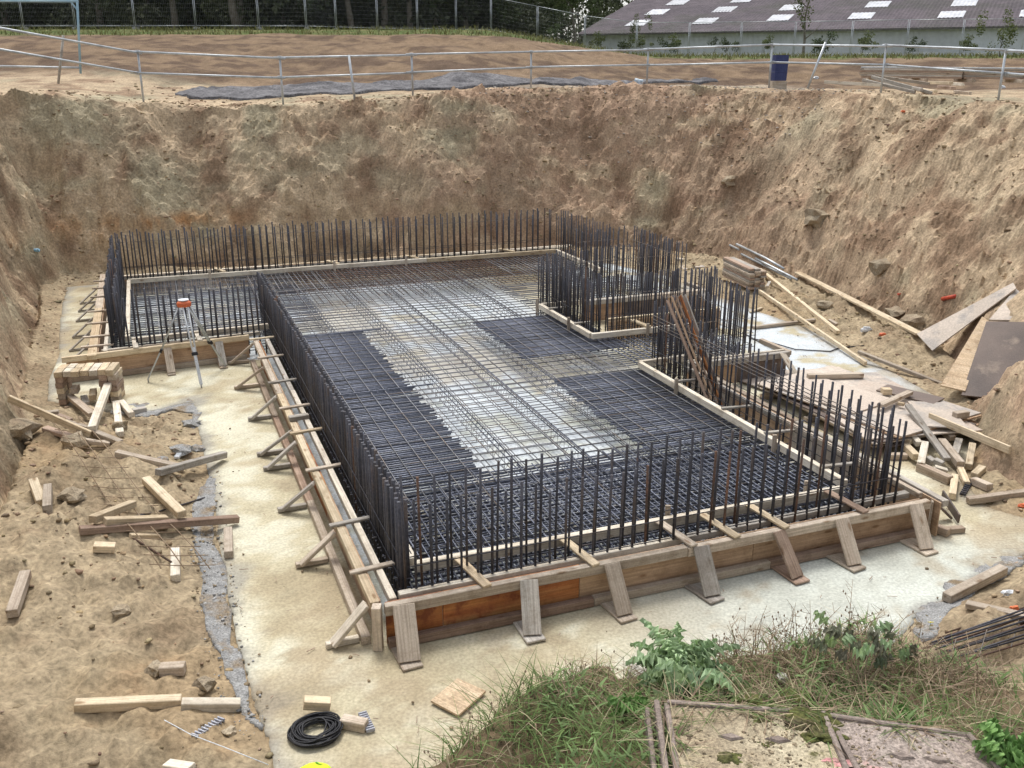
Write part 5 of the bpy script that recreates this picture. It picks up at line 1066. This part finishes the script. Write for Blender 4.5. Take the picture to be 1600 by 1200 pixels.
# litter, crumbs and straw overlapping the cover edges
ex_ = []; cr_ = []
for k in range(1500):
    e_ = [(c1[0], c1[1]), (q2[0], q2[1]), (c1[1], c1[2]), (c1[0], c1[3]), (q2[1], i2[2])][k % 5]; u_ = RNG.rand(); p_ = e_[0].lerp(e_[1], u_); ex_.append((p_.x+RNG.normal(0, .012), p_.y+RNG.normal(0, .010)+.008))
ex_ = np.array(ex_); m_ = fbm(ex_[:, 0]*6, ex_[:, 1]*6, 0, 19, 2) > -.25; xe, ye = ex_[m_][:, 0], ex_[m_][:, 1]
blades('straw_over_cover_edges', xe, ye, ZC-.02+0*xe, .015+.045*RNG.rand(len(xe)), .0012+.0012*RNG.rand(len(xe)), colmix(xe, ye, .45+0*xe), .8+1.2*RNG.rand(len(xe)), .8)
qx, qy = cloud(5000, .36, 1.3, 1.75, 2.12, lambda x, y: (inpoly(x, y, np.array([(p.x, p.y) for p in c1])) | inpoly(x, y, np.array([(p.x, p.y) for p in [q2[0], q2[1], i2[2], i2[3]]]))) & (RNG.rand(len(x)) < np.clip(.12+.6*fbm(x*9, y*9, 0, 18, 3), .03, 1)))
scatter('grit_on_covers', np.stack([qx, qy, 0*qx+ZC-.004], -1), .0012+.0045*RNG.rand(len(qx))**3, soil, np.clip(np.array([.30,.24,.16])*(.5+1.0*RNG.rand(len(qx), 1)), .02, .8)+np.zeros((len(qx), 3)))
# dry stalks with seed heads
parts = []; rs = random.Random(5)
for k in range(150):
    px_ = rs.choice([rs.uniform(590, 1000), rs.uniform(1110, 1330), rs.uniform(1110, 1330), rs.uniform(1330, 1560)]); z0 = 2.72
    lim = np.interp(px_, [560, 760, 960, 1150, 1350, 1600], [1190, 1135, 1070, 1010, 1005, 1110]); p = G(px_, lim+rs.uniform(-5, 50), 2.72); h_ = rs.uniform(.05, .15); a = rs.uniform(0, 6.28); l_ = rs.uniform(.1, .7)*h_
    if not edge_ok(np.array([p.x]), np.array([p.y]))[0]: continue
    p.z = tz(p.x, p.y); pts = [p, p+Vector((math.cos(a)*l_*.3, math.sin(a)*l_*.3, h_*.55)), p+Vector((math.cos(a)*l_, math.sin(a)*l_, h_))]; parts.append(tube_arrays(pts, [.0014, .0011, .0006], 4))
    for j in range(rs.randint(1, 4)):
        b = pts[1].lerp(pts[2], rs.random()); a2 = rs.uniform(0, 6.28); e = b+Vector((math.cos(a2)*.03, math.sin(a2)*.03, rs.uniform(.005, .035))); parts.append(tube_arrays([b, e], [.0009, .0005], 3)); 
        if rs.random() < .5: parts.append(tube_arrays([e, e+Vector((0, 0, .004)), e+Vector((0, 0, .009))], [.001, .003, .0008], 5))
v, f_ = join(parts); link('dry_stalks', mk(v, f_, stemm, 's'), I4, None, kind='stuff')
parts = []
for k in range(420):
    px_ = rs.uniform(1110, 1560); p = G(px_, rs.uniform(1000, 1110), 2.78); 
    if not edge_ok(np.array([p.x]), np.array([p.y]))[0]: continue
    p.z = tz(p.x, p.y)+rs.uniform(.01, .07); a = rs.uniform(0, 6.28); l_ = rs.uniform(.04, .14); parts.append(tube_arrays([p, p+Vector((math.cos(a)*l_*.5, math.sin(a)*l_*.5, rs.uniform(.0, .03))), p+Vector((math.cos(a)*l_, math.sin(a)*l_, rs.uniform(-.03, .03)))], [.0011, .0010, .0006], 3))
v, f_ = join(parts); link('dead_stem_tangle', mk(v, f_, stemm, 's'), I4, None, kind='stuff')
# leaves
def lobed(L, Wd, lob, n, arch, seed, depth=.55):
    r_ = random.Random(seed); v = []; f_ = []
    for i in range(n+1):
        s = i/n; w = Wd*(math.sin(pi*min(1, s*.92+.06))**.7)*(1.0-.25*s); k = (1-depth) if i % 2 else 1+r_.uniform(-.15, .2)
        if lob: k *= (1+.35*math.sin(s*lob*2*pi))
        x = L*s; z = arch*math.sin(s*pi*.75)*L-.12*L*s*s; ruf = .012*math.sin(i*1.9)*w/Wd
        v += [(x, 0, z-.006), (x+.15*w*(1 if i % 2 == 0 else 0), w*k*.5, z+.01+ruf), (x+.1*w, w*k, z+ruf*2), (x+.15*w*(1 if i % 2 == 0 else 0), -w*k*.5, z+.01-ruf), (x+.1*w, -w*k, z-ruf*2)]
    for i in range(n):
        a = i*5; b = a+5; f_ += [(a, b, b+1, a+1), (a+1, b+1, b+2, a+2), (b, a, a+3, b+3), (b+3, a+3, a+4, b+4)]
    return v, f_
def plant(name, lb, cat, base, specs, m_):
    t = thing(name, lb, cat, base)
    for (L, Wd, az, el, arch, lobs, n, dp, off) in specs:
        v, f_ = lobed(L, Wd, lobs, n, arch, int(az*100), dp); Mx = Matrix.Translation(base+Vector(off)) @ Matrix.Rotation(az, 4, 'Z') @ Matrix.Rotation(-el, 4, 'Y') @ Matrix.Rotation(J(.4), 4, 'X')
        link('leaf', mk(v, f_, m_, 'leaf', False), Mx, t)
    return t
pb_ = G(1065, 1062, 2.78); pb_.z = tz(pb_.x, pb_.y)+.005
rr = random.Random(3); sp_ = []
for k in range(36): sp_.append((rr.uniform(.12, .19), rr.uniform(.026, .038), k*2.399, rr.uniform(-.05, .95) if k > 18 else rr.uniform(-.1, .35), rr.uniform(.05, .28), 3, 22, .70, (rr.uniform(-.035,.035), rr.uniform(-.03,.03), rr.uniform(0,.05))))
for k in range(7): sp_.append((rr.uniform(.07, .11), .014, rr.uniform(0, 6.28), rr.uniform(1.1, 1.4), .05, 3, 20, .62, (rr.uniform(-.02,.01), 0, .04)))
plant('thistle_plant', 'large blue green lobed weed rosette at the grass edge', 'weed', pb_, sp_, thistle)
pd = G(982, 1106, 2.8); pd.z = tz(pd.x, pd.y)+.01
plant('dandelion_plant', 'small toothed leaf rosette between grass and the big lobed weed', 'weed', pd, [(rr.uniform(.05, .075), .014, k*2.4, rr.uniform(.1, .7), .15, 0, 10, .35, (0,0,0)) for k in range(13)], dockm)
pn = G(1575, 1192, 2.88); pn.z = tz(pn.x, pn.y)+.03
plant('nettle_plant', 'bright green broad leaves in the bottom right corner', 'weed', pn, [(rr.uniform(.05, .085), .022, k*2.4, rr.uniform(.0, .8), .15, 0, 14, .3, (rr.uniform(-.05,.05), rr.uniform(-.04,.06), rr.uniform(0,.05))) for k in range(22)], dockm)
pk = G(1410, 1108, 2.85); pk.z = tz(pk.x, pk.y)+.02
plant('clover_plant', 'small fresh green leaf cluster above the grey chamber cover', 'weed', pk, [(.03, .012, k*2.4, rr.uniform(.2, .9), .1, 0, 8, .2, (rr.uniform(-.03,.03), rr.uniform(-.02,.02), 0)) for k in range(14)], dockm)
# bramble
pbm = G(1345, 1070, 2.8); pbm.z = tz(pbm.x, pbm.y); t = thing('bramble', 'arching bramble with dull broad leaves above the grass', 'bramble', pbm)
for k, (tx, ty) in enumerate(((1370, 985), (1395, 1000), (1330, 1005), (1290, 975), (1420, 1030), (1270, 1000))):
    e = at(tx, ty, pbm.y+.12); m_ = pbm.lerp(e, .5)+Vector((0, 0, .06)); tube('stem', [pbm, pbm.lerp(m_, .6)+Vector((0,0,.02)), m_, e], .0018, stemm, t, 5)
    for j in range(4):
        b = m_.lerp(e, j/3.2); v, f_ = lobed(.042+.012*(j % 2), .019, 0, 10, .1, k*7+j, .12); link('leaf', mk(v, f_, brownleaf if (k+j) % 3 else thistle, 'leaf'), Matrix.Translation(b) @ Matrix.Rotation(rr.uniform(0, 6.28), 4, 'Z') @ Matrix.Rotation(rr.uniform(-.9, .5), 4, 'Y'), t)
fl = G(1452, 985, 2.3); fl = hit(1452, 986)
t = thing('yellow_flower', 'single yellow flower head on the soil near the dark bar bundle', 'flower', fl)
rod('stem', fl, fl+Vector((0, 0, .08)), .002, dockm, t, 5); link('petals', mk([(.028*(1 if q % 2 else .7)*math.cos(q*pi/8), .028*(1 if q % 2 else .7)*math.sin(q*pi/8), .006*(q % 2)) for q in range(16)]+[(0,0,-.004)], [(q, (q+1) % 16, 16) for q in range(16)], yellow), Matrix.Translation(fl+Vector((0, 0, .085))) @ Matrix.Rotation(-.5, 4, 'X'), t)
for (x, y, s, lb) in ((1000,1028,.045,'white stone showing between lobed leaves of the big weed'),(1095,1022,.03,'smaller pale stone behind the big lobed weed'),(1222,1050,.018,'little pale leaf like stone in the dry stems')):
    p = G(x, y, 2.78); p.z = tz(p.x, p.y)+.02; V, F = ico(2, int(s*1000), .8); link('rock', mk([tuple(v*s) for v in V], [tuple(f) for f in F], M('white_stone', [(.6,.56,.48),(.7,.66,.58)], .9, 9, bump=.3)), Matrix.Translation(p), None, label=lb, category='rock')
bpy.context.view_layer.update()
print('objects', len(bpy.data.objects))
